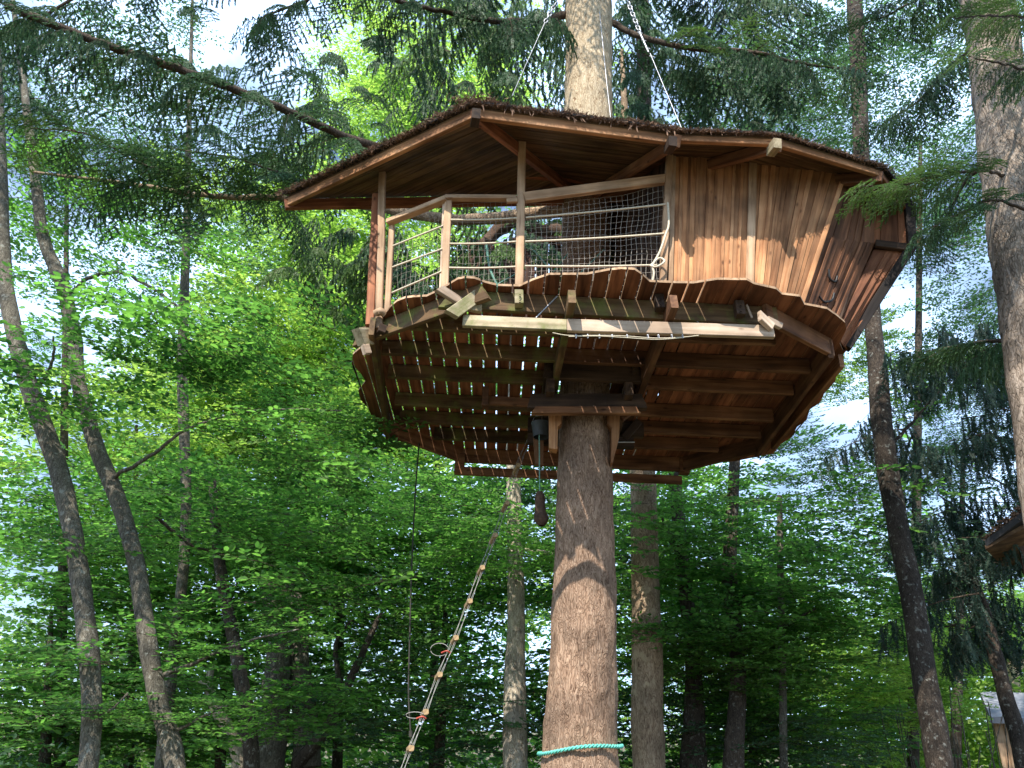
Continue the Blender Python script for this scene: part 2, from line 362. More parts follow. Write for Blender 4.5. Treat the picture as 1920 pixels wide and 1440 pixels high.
def leaf_cluster(name, nsp, R, leafL, mat, flat=.55, tilt=.35, wid=1.0, hang=.12, step=.035):
    LP, LD, LN, LL, TA, TB, TR = [], [], [], [], [], [], []
    for k in range(nsp):
        u = rng.normal(size=3); u /= np.linalg.norm(u); rr = R * rng.uniform(.15, .8) ** .7
        o = u * rr * np.array([1, 1, flat])
        az = math.atan2(u[1], u[0]) + rng.normal() * .7
        L = rng.uniform(.6, 1.2) * R / 1.5
        d = np.array([math.cos(az), math.sin(az), rng.uniform(-.15, .25)])
        side0 = np.array([-math.sin(az), math.cos(az), 0])
        nrm = np.array([0, 0, 1.]) + rng.normal(size=3) * .18
        def pt(s): return o + d * L * s + np.array([0, 0, -hang * L * s * s])
        ns = 7
        for i in range(ns): TA.append(pt(i / ns)); TB.append(pt((i + 1) / ns)); TR.append(.006 * (1.1 - i / ns))
        nst = int(L / .11)
        for i in range(nst):
            s = (i + .5) / nst; sd = 1 if i % 2 else -1
            base = pt(s); tl = .42 * (1 - .65 * s) * rng.uniform(.7, 1.2) * R / 1.5
            td = d * .75 + side0 * sd * .75 + np.array([0, 0, rng.normal() * .12]); td /= np.linalg.norm(td)
            end = base + td * tl - np.array([0, 0, .08 * tl])
            TA.append(base); TB.append(end); TR.append(.003)
            nl = max(2, int(tl / step)); tside = np.cross(nrm, td)
            for j in range(nl):
                q = (j + .6) / nl; lp = base + (end - base) * q
                sg = 1 if j % 2 else -1
                LP.append(lp); LD.append(td * .6 + tside * sg * .8 + rng.normal(size=3) * .12)
                LN.append(nrm + rng.normal(size=3) * tilt); LL.append(leafL * rng.uniform(.6, 1.15))
            LP.append(end); LD.append(td + rng.normal(size=3) * .1); LN.append(nrm + rng.normal(size=3) * tilt); LL.append(leafL)
    V1, F1 = place_leaves(np.array(LP), np.array(LD), np.array(LN), np.array(LL), wid)
    V2, F2 = twig_arr(np.array(TA), np.array(TB), np.array(TR)); F2 = F2 + len(V1)
    me = mesh_np(name, np.concatenate([V1, V2]), np.concatenate([F1, F2]), mat)
    me.materials.append(LIMB)
    mi = np.zeros(len(F1) + len(F2), dtype=np.int32); mi[len(F1):] = 1
    me.polygons.foreach_set('material_index', mi)
    return me
def needles(S0, S1, nl, per, wid=.0035, rings=3):
    """needle shoots from S0 to S1: slender triangles in rows round each stem"""
    n = len(S0); d = S1 - S0; L = np.linalg.norm(d, axis=1); d /= L[:, None] + 1e-9
    up = np.array([0, 0, 1.]) + rng.normal(size=(n, 3)) * .15
    s = np.cross(d, up); s /= np.linalg.norm(s, axis=1)[:, None] + 1e-9; u = np.cross(s, d)
    Vs = []
    for k in range(per):
        q = (k + .5) / per
        for sgn, lift in ((1, .0), (-1, .0), (rng.choice([-1, 1]) * .35, .9)):
            b = S0 + d * (L * q)[:, None]
            nd = d * .75 + s * sgn * .8 + u * lift + rng.normal(size=(n, 3)) * .14
            nd /= np.linalg.norm(nd, axis=1)[:, None]
            ln_ = nl * (1 - .35 * q) * rng.uniform(.8, 1.2, n)
            wv = d * wid
            Vs.append(np.stack([b - wv, b + wv, b + nd * ln_[:, None]], 1))
    V = np.stack(Vs, 1).reshape(-1, 3)
    return V, np.arange(len(V)).reshape(-1, 3)
def bough_mesh(name, L, mat, droop=.5, sec=.42, sh=.12, nl=.026, per=7, step=.065, hang=.3, wid=.0075):
    S0, S1, TA, TB, TR = [], [], [], [], []
    def pt(s): return np.array([L * s, .04 * L * math.sin(3 * s), -droop * L * s * s + .06 * L * s])
    n = 8
    for i in range(n): TA.append(pt(i / n)); TB.append(pt((i + 1) / n)); TR.append(.011 * (1.08 - i / n) * L)
    ns = int(L / step)
    for i in range(ns):
        s = (i + .7) / ns; sd = 1 if i % 2 else -1; b = pt(s)
        sl = sec * (1 - .7 * s) * min(1, .35 + 2.2 * s) * rng.uniform(.7, 1.25) * L
        dd = np.array([.62, sd * .8, rng.normal() * .08]); dd /= np.linalg.norm(dd)
        def sp(q): return b + dd * sl * q + np.array([0, 0, -hang * sl * q * q * 1.6])
        m = 3
        for j in range(m): TA.append(sp(j / m)); TB.append(sp((j + 1) / m)); TR.append(.0032 * (1.2 - j / m))
        nt_ = max(2, int(sl / .034))
        for j in range(nt_):
            q = (j + .6) / nt_; sg = 1 if j % 2 else -1; c = sp(q)
            sdv = np.array([.55, -sd * .35 if sg > 0 else sd * .9, 0]) + rng.normal(size=3) * .15
            sdv /= np.linalg.norm(sdv); sdv = sdv * (1 - hang) + np.array([0, 0, -1.]) * hang * rng.uniform(.6, 1.5); sdv /= np.linalg.norm(sdv)
            l = sh * rng.uniform(.6, 1.3) * (1 - .35 * q)
            S0.append(c); S1.append(c + sdv * l)
        e = sp(1); S0.append(sp(.8)); S1.append(e + (e - sp(.8)) * .3)
    e = pt(1); S0.append(pt(.9)); S1.append(e + (e - pt(.9)) * .4)
    S0, S1 = np.array(S0), np.array(S1)
    V1, F1 = needles(S0, S1, nl, per, wid)
    TA += list(S0); TB += list(S1); TR += [.002] * len(S0)
    V2, F2 = twig_arr(np.array(TA), np.array(TB), np.array(TR)); F2 = F2 + len(V1)
    me = mesh_np(name, np.concatenate([V1, V2]), [F1, F2], mat)
    me.materials.append(LIMB)
    mi = np.zeros(len(F1) + len(F2), dtype=np.int32); mi[len(F1):] = 1
    me.polygons.foreach_set('material_index', mi)
    return me
def curtain_mesh(name, L, mat, n=12, hlen=.5, nl=.02):
    """a bough whose side shoots hang straight down in a curtain"""
    S0, S1, TA, TB, TR = [], [], [], [], []
    def pt(s): return np.array([L * s, .05 * L * math.sin(4 * s), -.25 * L * s * s])
    for i in range(8): TA.append(pt(i / 8)); TB.append(pt((i + 1) / 8)); TR.append(.012 * (1.1 - i / 8))
    for i in range(int(L / .035)):
        s = rng.uniform(.05, 1); b = pt(s) + np.array([0, rng.normal() * .09, 0]); h = hlen * rng.uniform(.35, 1.1) * (1 - .4 * s)
        sway = rng.normal(size=3) * .10; sway[2] = 0
        m = max(3, int(h / .07))
        prev = b
        for j in range(m):
            q = b + np.array([0, 0, -h * (j + 1) / m]) + sway * (j + 1) / m * h * 2 + rng.normal(size=3) * .006
            S0.append(prev); S1.append(q)
            if rng.random() < .75:
                e = rng.normal(size=3) * .05; e[2] = -.06 - abs(e[2]); S0.append(q); S1.append(q + e * 1.2)
            prev = q
    S0, S1 = np.array(S0), np.array(S1)
    V1, F1 = needles(S0, S1, nl * 1.3, 6, .008)
    TA += list(S0); TB += list(S1); TR += [.002] * len(S0)
    V2, F2 = twig_arr(np.array(TA), np.array(TB), np.array(TR)); F2 = F2 + len(V1)
    me = mesh_np(name, np.concatenate([V1, V2]), [F1, F2], mat)
    me.materials.append(LIMB)
    mi = np.zeros(len(F1) + len(F2), dtype=np.int32); mi[len(F1):] = 1
    me.polygons.foreach_set('material_index', mi)
    return me

CL = {'mid': [leaf_cluster('leaf_cluster', 34, 1.5, .118, LEAF, step=.05, tilt=.5) for _ in range(4)],
      'near': [leaf_cluster('leaf_cluster_near', 22, 1.3, .125, LEAF, flat=.30, step=.06) for _ in range(3)],
      'light': [leaf_cluster('leaf_cluster_sunlit', 34, 1.5, .10, LEAF_SUN, flat=.7, tilt=.6) for _ in range(3)],
      'dark': [leaf_cluster('leaf_cluster_dark', 34, 1.5, .075, LEAF_D, flat=.6, tilt=.5) for _ in range(3)],
      'small': [leaf_cluster('leaf_cluster_small', 26, 1.5, .085, LEAF_D, flat=.8, tilt=.8, step=.06) for _ in range(2)]}
BG = {'main': [bough_mesh('spruce_bough', 1.0, NEEDLE, droop=.35, hang=.35, nl=.032, wid=.010) for _ in range(4)],
      'fresh': [bough_mesh('fresh_bough', 1.0, NEEDLE_L, droop=.2, hang=.15, nl=.024, per=10, wid=.006) for _ in range(3)],
      'hang': [bough_mesh('hanging_bough', 1.0, NEEDLE, droop=.6, hang=.75, sh=.20, nl=.042, wid=.014, per=8) for _ in range(3)],
      'lit': [bough_mesh('lit_bough', 1.0, NEEDLE_L, droop=.5, hang=.65, sh=.19, nl=.042, wid=.014, per=8) for _ in range(2)],  # hanging boughs again, sunlight put into the paler needle colour
      'curtain': [curtain_mesh('curtain_bough', 1.0, NEEDLE_B, nl=.03) for _ in range(3)]}

def put_cluster(tree, kind, p, s, name='foliage'):
    me = random.choice(CL[kind])
    M = Matrix.Translation(p) @ Matrix.Rotation(random.uniform(0, 6.283), 4, 'Z') @ Matrix.Rotation(random.gauss(0, .12), 4, 'X') @ Matrix.Diagonal((s, s, s * random.uniform(.8, 1.15), 1))
    return link(name, me, tree, M)
def put_bough(tree, kind, p, d, s, name='bough', roll=0):
    me = random.choice(BG[kind]); d = Vector(d); up = Vector((0, 0, 1))
    R = frame(d, up)
    M = Matrix.Translation(p) @ R.to_4x4() @ Matrix.Rotation(roll + random.gauss(0, .15), 4, 'X') @ Matrix.Diagonal((s, s, s, 1))
    return link(name, me, tree, M)
def trunk_pts(spec, n=8):
    """spec: (px, py, width_px, y) down the visible trunk -> world centres and radii, carried on to the ground"""
    P, R = [], []
    for px, py, w, y in spec:
        p = Y(px, py, y); P.append(p); R.append(w / 2 * depth(p) / F_PX)
    return P, R
def trunk(tree, spec, mat, name='trunk', sides=16, bump=.10, bscale=5, to_ground=True, extend_top=0, n=10):
    P, R = trunk_pts(spec)
    if to_ground:
        a, b = P[-2], P[-1]; d = (b - a).normalized(); d = Vector((d.x * .5, d.y * .5, min(d.z, -.5))).normalized()
        k = max(.2, b.z + .25) / -d.z; P.append(b + d * k * .5); R.append(R[-1] * 1.08); P.append(b + d * k); R.append(R[-2] * 1.35)
    if extend_top:
        a, b = P[1], P[0]; d = (b - a).normalized(); P.insert(0, b + d * extend_top); R.insert(0, R[0] * max(.15, 1 - extend_top * .09))
    Q = catmull([(*p, r) for p, r in zip(P, R)], n)
    V, F = tube_arrays(Q[:, :3], Q[:, 3], sides, bump=bump, bscale=bscale, seed=random.uniform(0, 50))
    return link(name, mesh_np(name, V, F, mat, True), tree, Matrix.Identity(4))
def limb(tree, pts, r0, r1, mat=LIMB, name='limb', n=8, wob=.006):
    Q = catmull([tuple(p) for p in pts], n); Q[1:-1] += rng.normal(size=(len(Q) - 2, 3)) * wob
    V, F = tube_arrays(Q, np.linspace(r0, r1, len(Q)), 8, bump=.12, bscale=9)
    return link(name, mesh_np(name, V, F, mat, True), tree, Matrix.Identity(4)), Q
def new_tree(name, base, label, cat='tree', group=None):
    return empty(name, Vector((base[0], base[1], 0)), label, cat, group)

# ------------------------------------------------------------------ ground
gx = np.linspace(-70, 70, 71); gy = np.linspace(-25, 90, 60)
GX, GY = np.meshgrid(gx, gy, indexing='ij')
GZ = np.array([[.35 * noise.noise(Vector((x * .09, y * .09, 0))) - .0 for y in gy] for x in gx]) - .15 + np.clip((GY - 26) * .13, 0, 6.5)
i, j = np.meshgrid(np.arange(70), np.arange(59), indexing='ij')
gf = np.stack([i * 60 + j, (i + 1) * 60 + j, (i + 1) * 60 + j + 1, i * 60 + j + 1], -1).reshape(-1, 4)
m, nt, b, new, ln = new_mat('forest_floor')
n = new('ShaderNodeTexNoise'); n.inputs['Scale'].default_value = 1.5; n.inputs['Detail'].default_value = 10
g = new('ShaderNodeNewGeometry'); ln(g.outputs['Position'], n.inputs['Vector'])
r = ramp(new, [(.35, (.07, .05, .03)), (.55, (.11, .09, .045)), (.7, (.06, .11, .03))]); ln(n.outputs['Fac'], r.inputs['Fac']); ln(r.outputs[0], b.inputs['Base Color']); b.inputs['Roughness'].default_value = .95
tag(link('ground', mesh_np('ground', np.stack([GX, GY, GZ], -1), gf, m, True)), kind='structure')

# ------------------------------------------------------------------ the treehouse
ZD = 5.86            # underside of the deck boards
ZE = 7.65            # eaves
HUB = Vector((.83, 8.2, 8.62))
TH = empty('treehouse', Vector((.83, 8.2, 5.6)), 'big cedar treehouse with open porch and outward leaning cabin around a spruce trunk', 'treehouse')

# deck outline, wavy as sawn
outl = [(690, 612), (722, 586), (733, 572), (745, 562), (760, 556), (775, 554), (800, 553), (815, 546), (835, 535), (858, 521), (872, 518), (890, 519), (910, 527), (935, 533), (975, 534), (1000, 522), (1030, 512), (1060, 512),
        (1100, 512), (1140, 504), (1165, 501), (1190, 503), (1206, 514), (1218, 525), (1245, 527), (1300, 528), (1345, 521), (1400, 522), (1412, 529), (1455, 539), (1466, 549), (1500, 553), (1508, 568), (1550, 576), (1570, 590),
        (1584, 602), (1586, 615), (1574, 640), (1580, 655), (1582, 675), (1568, 695), (1566, 712), (1545, 735), (1538, 752), (1518, 765), (1512, 785), (1494, 798), (1484, 818), (1464, 830), (1450, 848),
        (1380, 862), (1280, 872), (1180, 874), (1060, 868), (960, 862), (850, 854), (790, 838), (730, 820), (712, 806), (700, 782), (688, 760), (676, 746), (672, 730), (686, 712), (676, 696), (660, 680), (662, 662), (676, 650), (680, 630)]
OUT = [Z(x, y, ZD + .02) for x, y in outl]
def clip_strip(poly, x0, x1):
    def half(P, f, xs):
        R_ = []
        for k in range(len(P)):
            a, b = P[k], P[(k + 1) % len(P)]; ia, ib = f(a.x), f(b.x)
            if ia: R_.append(a)
            if ia != ib: R_.append(a.lerp(b, (xs - a.x) / (b.x - a.x)))
        return R_
    P = half(poly, lambda x: x >= x0, x0)
    return half(P, lambda x: x <= x1, x1) if P else P
x = -1.95; pitch = .148; TRX, TRY = HUB.x, HUB.y
while x < 4.0:
    gap = .017 if x < 1.62 else .0035
    if x < -1.75: gap = .012
    P = clip_strip(OUT, x, x + pitch - gap)
    if len(P) >= 3:
        x0, x1 = x, x + pitch - gap
        hole = .34 if x < 1.6 else .34
        zj = ZD + random.uniform(0, .003)
        if abs((x0 + x1) / 2 - TRX) < hole:
            hy = math.sqrt(hole ** 2 - ((x0 + x1) / 2 - TRX) ** 2) + .03
            for lo, hi in ((-99, TRY - hy), (TRY + hy, 99)):
                Q = [Vector((p.x, min(max(p.y, lo), hi), zj)) for p in P]
                slab('deck_plank', Q, (0, 1, 0), (0, 0, 1), .024, DECKW, TH, edge=POSTW)
        else:
            slab('deck_plank', [Vector((p.x, p.y, zj)) for p in P], (0, 1, 0), (0, 0, 1), .024, DECKW, TH, edge=POSTW)
    x += pitch

# rim beams
zb0, zb1 = 5.655, 5.858; zc = (zb0 + zb1) / 2; hb = zb1 - zb0
cor = dict(A=(-1.44, 7.12), B=(-.51, 6.45), C=(2.46, 6.50), D=(3.20, 7.02), E=(3.24, 9.62), F=(2.42, 10.4), G=(-.66, 10.42), H=(-1.58, 9.6))
c3 = {k: Vector((v[0], v[1], zc)) for k, v in cor.items()}
def rim(a, b, ext0, ext1, mat, w=.055, dz=0, h=None, c0=0, c1=0):
    d = (c3[b] - c3[a]).normalized(); up = Vector((0, 0, dz))
    return beam('rim_beam', c3[a] - d * ext0 + up, c3[b] + d * ext1 + up, w, h or hb, mat, TH, cut0=c0, cut1=c1)
rim('A', 'B', .22, .28, JOIST_M, c0=.1, c1=-.12)
rim('B', 'C', .16, .05, JOIST_M, dz=-.003, c0=.12)
rim('C', 'D', .10, .05, JOIST, dz=.002)
rim('D', 'E', .03, .06, JOIST, dz=-.04)
rim('E', 'F', .02, .06, JOIST)
rim('F', 'G', .02, .02, JOIST, dz=-.002)
rim('G', 'H', .02, .02, JOIST, dz=.002)
rim('H', 'A', .05, .20, JOIST_M, dz=-.045)
beam('rim_beam', (3.42, 7.25, zc - .02), (3.40, 9.5, zc - .02), .05, hb - .05, JOIST, TH)
# joists run parallel to the front
for k, py in enumerate((641, 690, 733, 784, 816, 845)):
    yy = Z(1300, py, 5.69).y
    xa = -1.40 if k else -1.05; xb = 3.16 if k else 2.62
    if yy > 9.6: xa, xb = -1.0, 2.75
    segs = [(xa, xb)]
    if abs(yy - TRY) < .36: segs = [(xa, TRX - .42), (TRX + .42, xb)]
    for a, b in segs:
        mid = .45
        for s0, s1, mt in ((a, min(b, mid), JOIST_M), (max(a, mid) + .004, b, JOIST)):
            if s1 - s0 > .1: beam('joist', (s0, yy, 5.772), (s1, yy, 5.772), .058, .166, mt, TH, warp=.003)
# the two bearers running back to the trunk, their ends showing in front
for px0, mt in (((1065, 0), JOIST_M), ((1254, 0), JOIST)):
    pass
pA = Z(1068, 600, 5.56); pB = Z(1032, 742, 5.56); pB.x = pA.x - .05
beam('bearer', (pA.x, 6.14, 5.655), (pB.x, 8.02, 5.655), .07, .17, JOIST_M, TH, cut0=.05)
pA = Z(1256, 605, 5.56)
beam('bearer', (pA.x, 6.15, 5.655), (pA.x - .04, 9.05, 5.655), .07, .17, JOIST, TH, cut0=.05)
# pale front beam and its twin behind
def vbeam(name, a, b, y, w, mat, **k):
    """a, b: (px, ytop, ybottom) seen on the plane y"""
    ta, ba, tb, bb = Y(a[0], a[1], y), Y(a[0], a[2], y), Y(b[0], b[1], y), Y(b[0], b[2], y)
    h = ((ta - ba).length + (tb - bb).length) / 2
    return beam(name, (ta + ba) / 2, (tb + bb) / 2, w, h, mat, TH, **k)
vbeam('front_beam', (868, 593, 612), (1062, 600, 622), 6.36, .05, PALE_M)
vbeam('front_beam', (1063, 600, 622), (1450, 612, 634), 6.362, .05, PALE)
vbeam('back_beam', (864, 876, 890), (1278, 893, 908), 10.35, .06, JOIST)
for px in (862, 1282): vbeam('back_bracket', (px - 9, 852, 888), (px + 9, 853, 889), 10.42, .12, JOIST)
# bracket blocks with bolts on the rim beam
for px, py in ((973, 560), (1236, 568), (1386, 580)):
    o = vbeam('bracket', (px - 8, py - 13, py + 13), (px + 8, py - 13, py + 13), 6.38, .09, PALE_M if px < 1000 else DARKW)
    for q in (-5, 6):
        c = Y(px + 2, py + q, 6.325); tubes('bolt', [([c, c + Vector((0, -.012, 0))], .011)], IRON, o, sides=8)
# crossed beam ends at the two front corners
def stub(a, b, ya, yb, w, h, mat, **k):
    return beam('beam_end', Y(a[0], a[1], ya), Y(b[0], b[1], yb), w, h, mat, TH, **k)
stub((823, 541), (873, 573), 6.28, 6.42, .05, .09, PALE, cut0=.05)
stub((846, 590), (898, 553), 6.25, 6.38, .06, .12, PALE_M, cut0=-.06, cut1=.06)
stub((872, 574), (902, 580), 6.34, 6.40, .05, .08, PALE_M)
stub((1424, 592), (1447, 614), 6.26, 6.32, .05, .09, PALE, cut0=-.05)
stub((1440, 600), (1464, 612), 6.30, 6.42, .04, .07, PALE, cut1=.04)
stub((1400, 572), (1410, 596), 6.36, 6.36, .02, .02, PALE)
stub((672, 632), (692, 632), 6.95, 7.08, .10, .17, PALE_M, cut0=-.05)
stub((681, 656), (692, 655), 7.00, 7.04, .06, .10, PALE)
stub((710, 615), (722, 620), 6.92, 6.95, .07, .09, DARKW)
beam('header', (TRX - .48, 7.68, 5.72), (TRX + .56, 7.68, 5.72), .07, .26, DARKW, TH)
beam('header', (TRX - .45, 7.6, 5.765), (TRX - .45, 8.8, 5.765), .06, .18, DARKW, TH)
beam('header', (TRX + .50, 7.6, 5.765), (TRX + .50, 8.8, 5.765), .06, .18, DARKW, TH)
# central saddle that grips the trunk
yS = 7.78
vbeam('saddle_beam', (992, 741, 768), (1207, 741, 768), yS, .09, DARKW, cut0=.05, cut1=-.05)
vbeam('saddle_beam', (1000, 764, 777), (1196, 764, 777), yS - .06, .07, JOIST, cut0=.05, cut1=-.05)
yB = 8.68
beam('saddle_beam', (TRX - .62, yB, 5.48), (TRX + .75, yB, 5.48), .09, .18, DARKW, TH)
beam('saddle_beam', (TRX - .62, 8.2 + .42, 5.28), (TRX + .62, 8.62, 5.28), .08, .13, DARKW, TH)
for sx in (-1, 1):
    beam('saddle_beam', (TRX + sx * .42, 7.6, 5.48), (TRX + sx * .42, 8.9, 5.48), .09, .16, DARKW, TH)
    cx = 1042 if sx < 0 else 1151
    pts = [(cx - 12, 765), (cx + 12, 766)] + ([(cx + 12, 792), (cx + 4, 800), (cx + 3, 842), (cx - 12, 840)] if sx < 0 else [(cx + 10, 820), (cx - 2, 868), (cx - 5, 868), (cx - 4, 802), (cx - 12, 794)])
    slab('corbel', [Y(a, b, 7.93) for a, b in pts], (0, 0, 1), (0, 1, 0), .13, CEDAR, TH)
slab('corbel', [Y(a, b, 8.45) for a, b in ((1000, 815), (1020, 815), (1018, 872), (1004, 868))], (0, 0, 1), (0, 1, 0), .08, JOIST, TH)
tubes('tie_rod', [([Y(1046, 776, 7.86), Y(1165, 778, 7.86)], .009)], STEEL, TH, sides=8)
tubes('tie_rod', [([Y(1130, 829, 8.5), Y(1190, 829, 8.5)], .008)], STEEL, TH, sides=8)
vbeam('hanger', (904, 728, 764), (916, 728, 764), 8.0, .12, JOIST)
vbeam('hanger_board', (918, 744, 758), (992, 746, 764), 8.06, .04, JOIST)
beam('brace', Y(1163, 783, 8.0), Y(1206, 752, 8.0), .06, .1, JOIST, TH)
beam('brace', Y(1170, 822, 8.6), Y(1198, 790, 8.6), .06, .09, DARKW, TH)
# guy wires under the front
tubes('guy_wire', [([Y(1256, 548, 6.5), Y(1314, 610, 6.47)], .005), ([Y(1045, 555, 6.42), Y(1005, 596, 6.45)], .008)], STEEL, TH, sides=6)

# posts
def post(name, a, b, ya, yb, w, d, mat, warp=0):
    return beam(name, Y(b[0], b[1], yb), Y(a[0], a[1], ya), w, d, mat, TH, up=(0, -1, 0), ch=.008, warp=warp)
yP = 6.68
post('porch_post', (718, 303), (712, 618), 7.02, 7.02, .075, .085, POSTW, warp=.008)
post('porch_post', (706, 368), (694, 612), 7.12, 7.10, .085, .10, CEDAR_RED)
post('rail_post', (735, 424), (726, 592), 7.04, 6.98, .06, .07, POSTW)
post('rail_post', (841, 372), (833, 556), yP, yP, .075, .08, POSTW)
post('rail_post', (833, 374), (826, 556), yP + .03, yP + .03, .03, .07, PALE)
post('porch_post', (979, 262), (973, 560), yP - .03, yP - .03, .085, .085, POSTW)
post('corner_post', (1257, 258), (1241, 560), yP + .02, yP, .07, .09, POSTW)
# log-like knob at the foot of the corner post
kn = [Y(704, 588, 6.93), Y(712, 583, 6.9), Y(722, 590, 6.93)]
tubes('post_foot', [(catmull(kn, 4), .035)], POSTW, TH, sides=8, bump=.4, bscale=20)
# rails
def rail(a, b, ya, yb, w, h, mat): return beam('hand_rail', Y(*a, ya), Y(*b, yb), w, h, mat, TH)
rail((728, 417), (838, 373), 7.0, 6.64, .08, .06, POSTW)
rail((835, 371), (968, 372), 6.64, 6.66, .07, .05, POSTW)
rail((983, 371), (1252, 336), 6.62, 6.70, .06, .115, POSTW)
rail((950, 377), (970, 376), 6.6, 6.6, .04, .05, POSTW)
# ropes of the railing
def rope(name, a, b, ya, yb, r, mat, parent=TH, sag=.01, nn=10, sides=6):
    A, B = Y(*a, ya), Y(*b, yb)
    P = [A.lerp(B, s) - Vector((0, 0, sag * math.sin(math.pi * s))) for s in np.linspace(0, 1, nn)]
    return tubes(name, [(P, r)], mat, parent, sides=sides)
for a, b in (((737, 461), (832, 423)), ((736, 501), (831, 466)), ((735, 549), (830, 508))): rope('rail_rope', a, b, 6.98, 6.66, .010, ROPE, sag=.0)
for a, b in (((845, 412), (970, 409)), ((843, 457), (969, 453)), ((842, 502), (969, 500))): rope('rail_rope', a, b, 6.64, 6.62, .010, ROPE)
for a, b in (((986, 408), (1248, 383)), ((985, 453), (1245, 438)), ((984, 499), (1236, 497))): rope('rail_rope', a, b, 6.62, 6.64, .011, ROPE)
# knotted rope end at the corner post
kr = [Y(1252, 380, 6.6), Y(1254, 420, 6.59), Y(1248, 440, 6.58), Y(1238, 470, 6.58), Y(1226, 492, 6.58), Y(1220, 498, 6.57), Y(1232, 500, 6.55), Y(1246, 490, 6.56), Y(1236, 484, 6.58), Y(1224, 496, 6.57), Y(1226, 512, 6.57), Y(1224, 526, 6.58)]
tubes('rope_knot', [(catmull(kr, 5), .012)], ROPE, TH, sides=6)
# netting
def net(A0, A1, B0, B1, nx, nz, sagk, mat, name='net', r=.0028):
    """A0,A1 lower/upper left corner, B0,B1 lower/upper right corner"""
    g = np.zeros((nx + 1, nz + 1, 3))
    for i in range(nx + 1):
        for j in range(nz + 1):
            u, v = i / nx, j / nz
            p = A0.lerp(B0, u).lerp(A1.lerp(B1, u), v)
            q = Vector((p.x * 3, 0, p.z * 3))
            g[i, j] = p + Vector((noise.noise(q), noise.noise(q + Vector((9, 0, 0))) * 2, noise.noise(q + Vector((0, 9, 0))) * 1.2)) * .022 + Vector((random.gauss(0, .0025), 0, random.gauss(0, .0025)))
            g[i, j, 2] -= sagk * math.sin(math.pi * u) * v
    items = [(g[i], r) for i in range(nx + 1)] + [(g[:, j], r) for j in range(nz + 1)]
    return tag(tubes(name, items, mat, TH, sides=4, smooth=False), kind='stuff')
yN = 6.76
net(Y(985, 560, yN), Y(985, 384, yN), Y(1240, 560, yN), Y(1245, 352, yN), 26, 18, .03, NET, r=.0022)
net(Y(846, 560, yN), Y(848, 384, yN), Y(968, 560, yN), Y(970, 380, yN), 12, 16, .02, NET, r=.0016)
net(Y(737, 590, 7.06), Y(739, 425, 7.06), Y(828, 560, yN), Y(832, 385, yN), 11, 15, .02, NET, r=.0015)
# netting and cords at the back of the deck
for it_ in [(catmull([Y(912, 458, 8.9), Y(918, 500, 8.9), Y(930, 530, 8.9), Y(950, 560, 8.9)], 5), .016), ([Y(1144, 455, 8.2), Y(1138, 530, 8.1)], .015),
                    ([Y(995, 462, 7.6), Y(1032, 505, 7.6)], .011), ([Y(1065, 475, 7.6), Y(1036, 512, 7.6)], .008), ([Y(1132, 468, 7.5), Y(1085, 515, 7.5)], .007), ([Y(975, 510, 8.9), Y(930, 535, 8.9)], .012)]:
    tubes('deck_cord', [it_], TEALN, TH, sides=6)

# cabin walls: boards between a lower and an upper line
def wall(b0, b1, t0, t1, n, mat=CEDAR, th=.02, jitter=.25, proud=.012, battens=True):
    b0, b1, t0, t1 = map(Vector, (b0, b1, t0, t1))
    cuts = [0]
    for k in range(n): cuts.append(cuts[-1] + 1 + random.uniform(-jitter, jitter))
    cuts = [c / cuts[-1] for c in cuts]
    nrm = (b1 - b0).cross((t0 + t1) / 2 - (b0 + b1) / 2).normalized()
    for k in range(n):
        u0, u1 = cuts[k], cuts[k + 1]; g = .003
        p = [b0.lerp(b1, u0 + g), b0.lerp(b1, u1 - g), t0.lerp(t1, u1 - g), t0.lerp(t1, u0 + g)]
        off = nrm * random.uniform(0, .004) + (nrm * .007 if k % 2 else Vector())
        slab('wall_board', [q + off for q in p], (p[3] + p[2] - p[0] - p[1]), nrm, th, mat, TH)
        if battens and k and random.random() < .6:
            w = .018 / (b1 - b0).length
            p = [b0.lerp(b1, u0 - w), b0.lerp(b1, u0 + w), t0.lerp(t1, u0 + w * .7), t0.lerp(t1, u0 - w * .7)]
            slab('batten', [q + nrm * (th + .008) for q in p], (p[3] - p[0]), nrm, proud, mat, TH)
yW = 6.74
def ext(p, q, z):      # carry the line q->p on to height z
    return q + (p - q) * ((z - q.z) / (p.z - q.z))
w1b = ext(Y(1256, 525, yW), Y(1262, 300, yW), 5.9); w1t = ext(Y(1262, 300, yW), Y(1256, 525, yW), 8.1)
w2b = ext(Y(1400, 528, yW), Y(1410, 300, yW), 5.9); w2t = ext(Y(1410, 300, yW), Y(1400, 528, yW), 8.05)
w3t = Z(1585, 318, 7.85); w3b = Z(1492, 600, 5.9)
w4t = Z(1640, 378, 7.75); w4b = Z(1562, 628, 5.9)
w5t = Z(1698, 392, 7.62); w5b = Z(1584, 655, 5.9)
w6t = Z(1703, 466, 7.62); w6b = Z(1560, 700, 5.9)
wall(w1b, w2b, w1t, w2t, 9)
wall(w2b, w3b, w2t, w3t, 9)
k4 = Y(1637, 458, w4t.y + .02); k5 = Y(1703, 466, w5t.y + .02); m3 = w3b.lerp(w3t, .52)
w6t = w5t + Vector((-.12, 1.3, .05)); k6 = k5 + Vector((-.15, 1.3, .05)); w6b = w5b + Vector((-.1, 1.1, 0))
wall(m3, k4, w3t, w4t, 7, CEDAR_SHADE, jitter=0)  # darker boards carry this side's shade in their colour
wall(w3b, w4b, m3, k4, 7, CEDAR_SHADE, jitter=0)
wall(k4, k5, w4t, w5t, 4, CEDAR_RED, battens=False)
wall(w4b, w5b, k4 - Vector((.01, 0, .07)), k5 - Vector((.01, 0, .05)), 4, CEDAR_RED, battens=False)
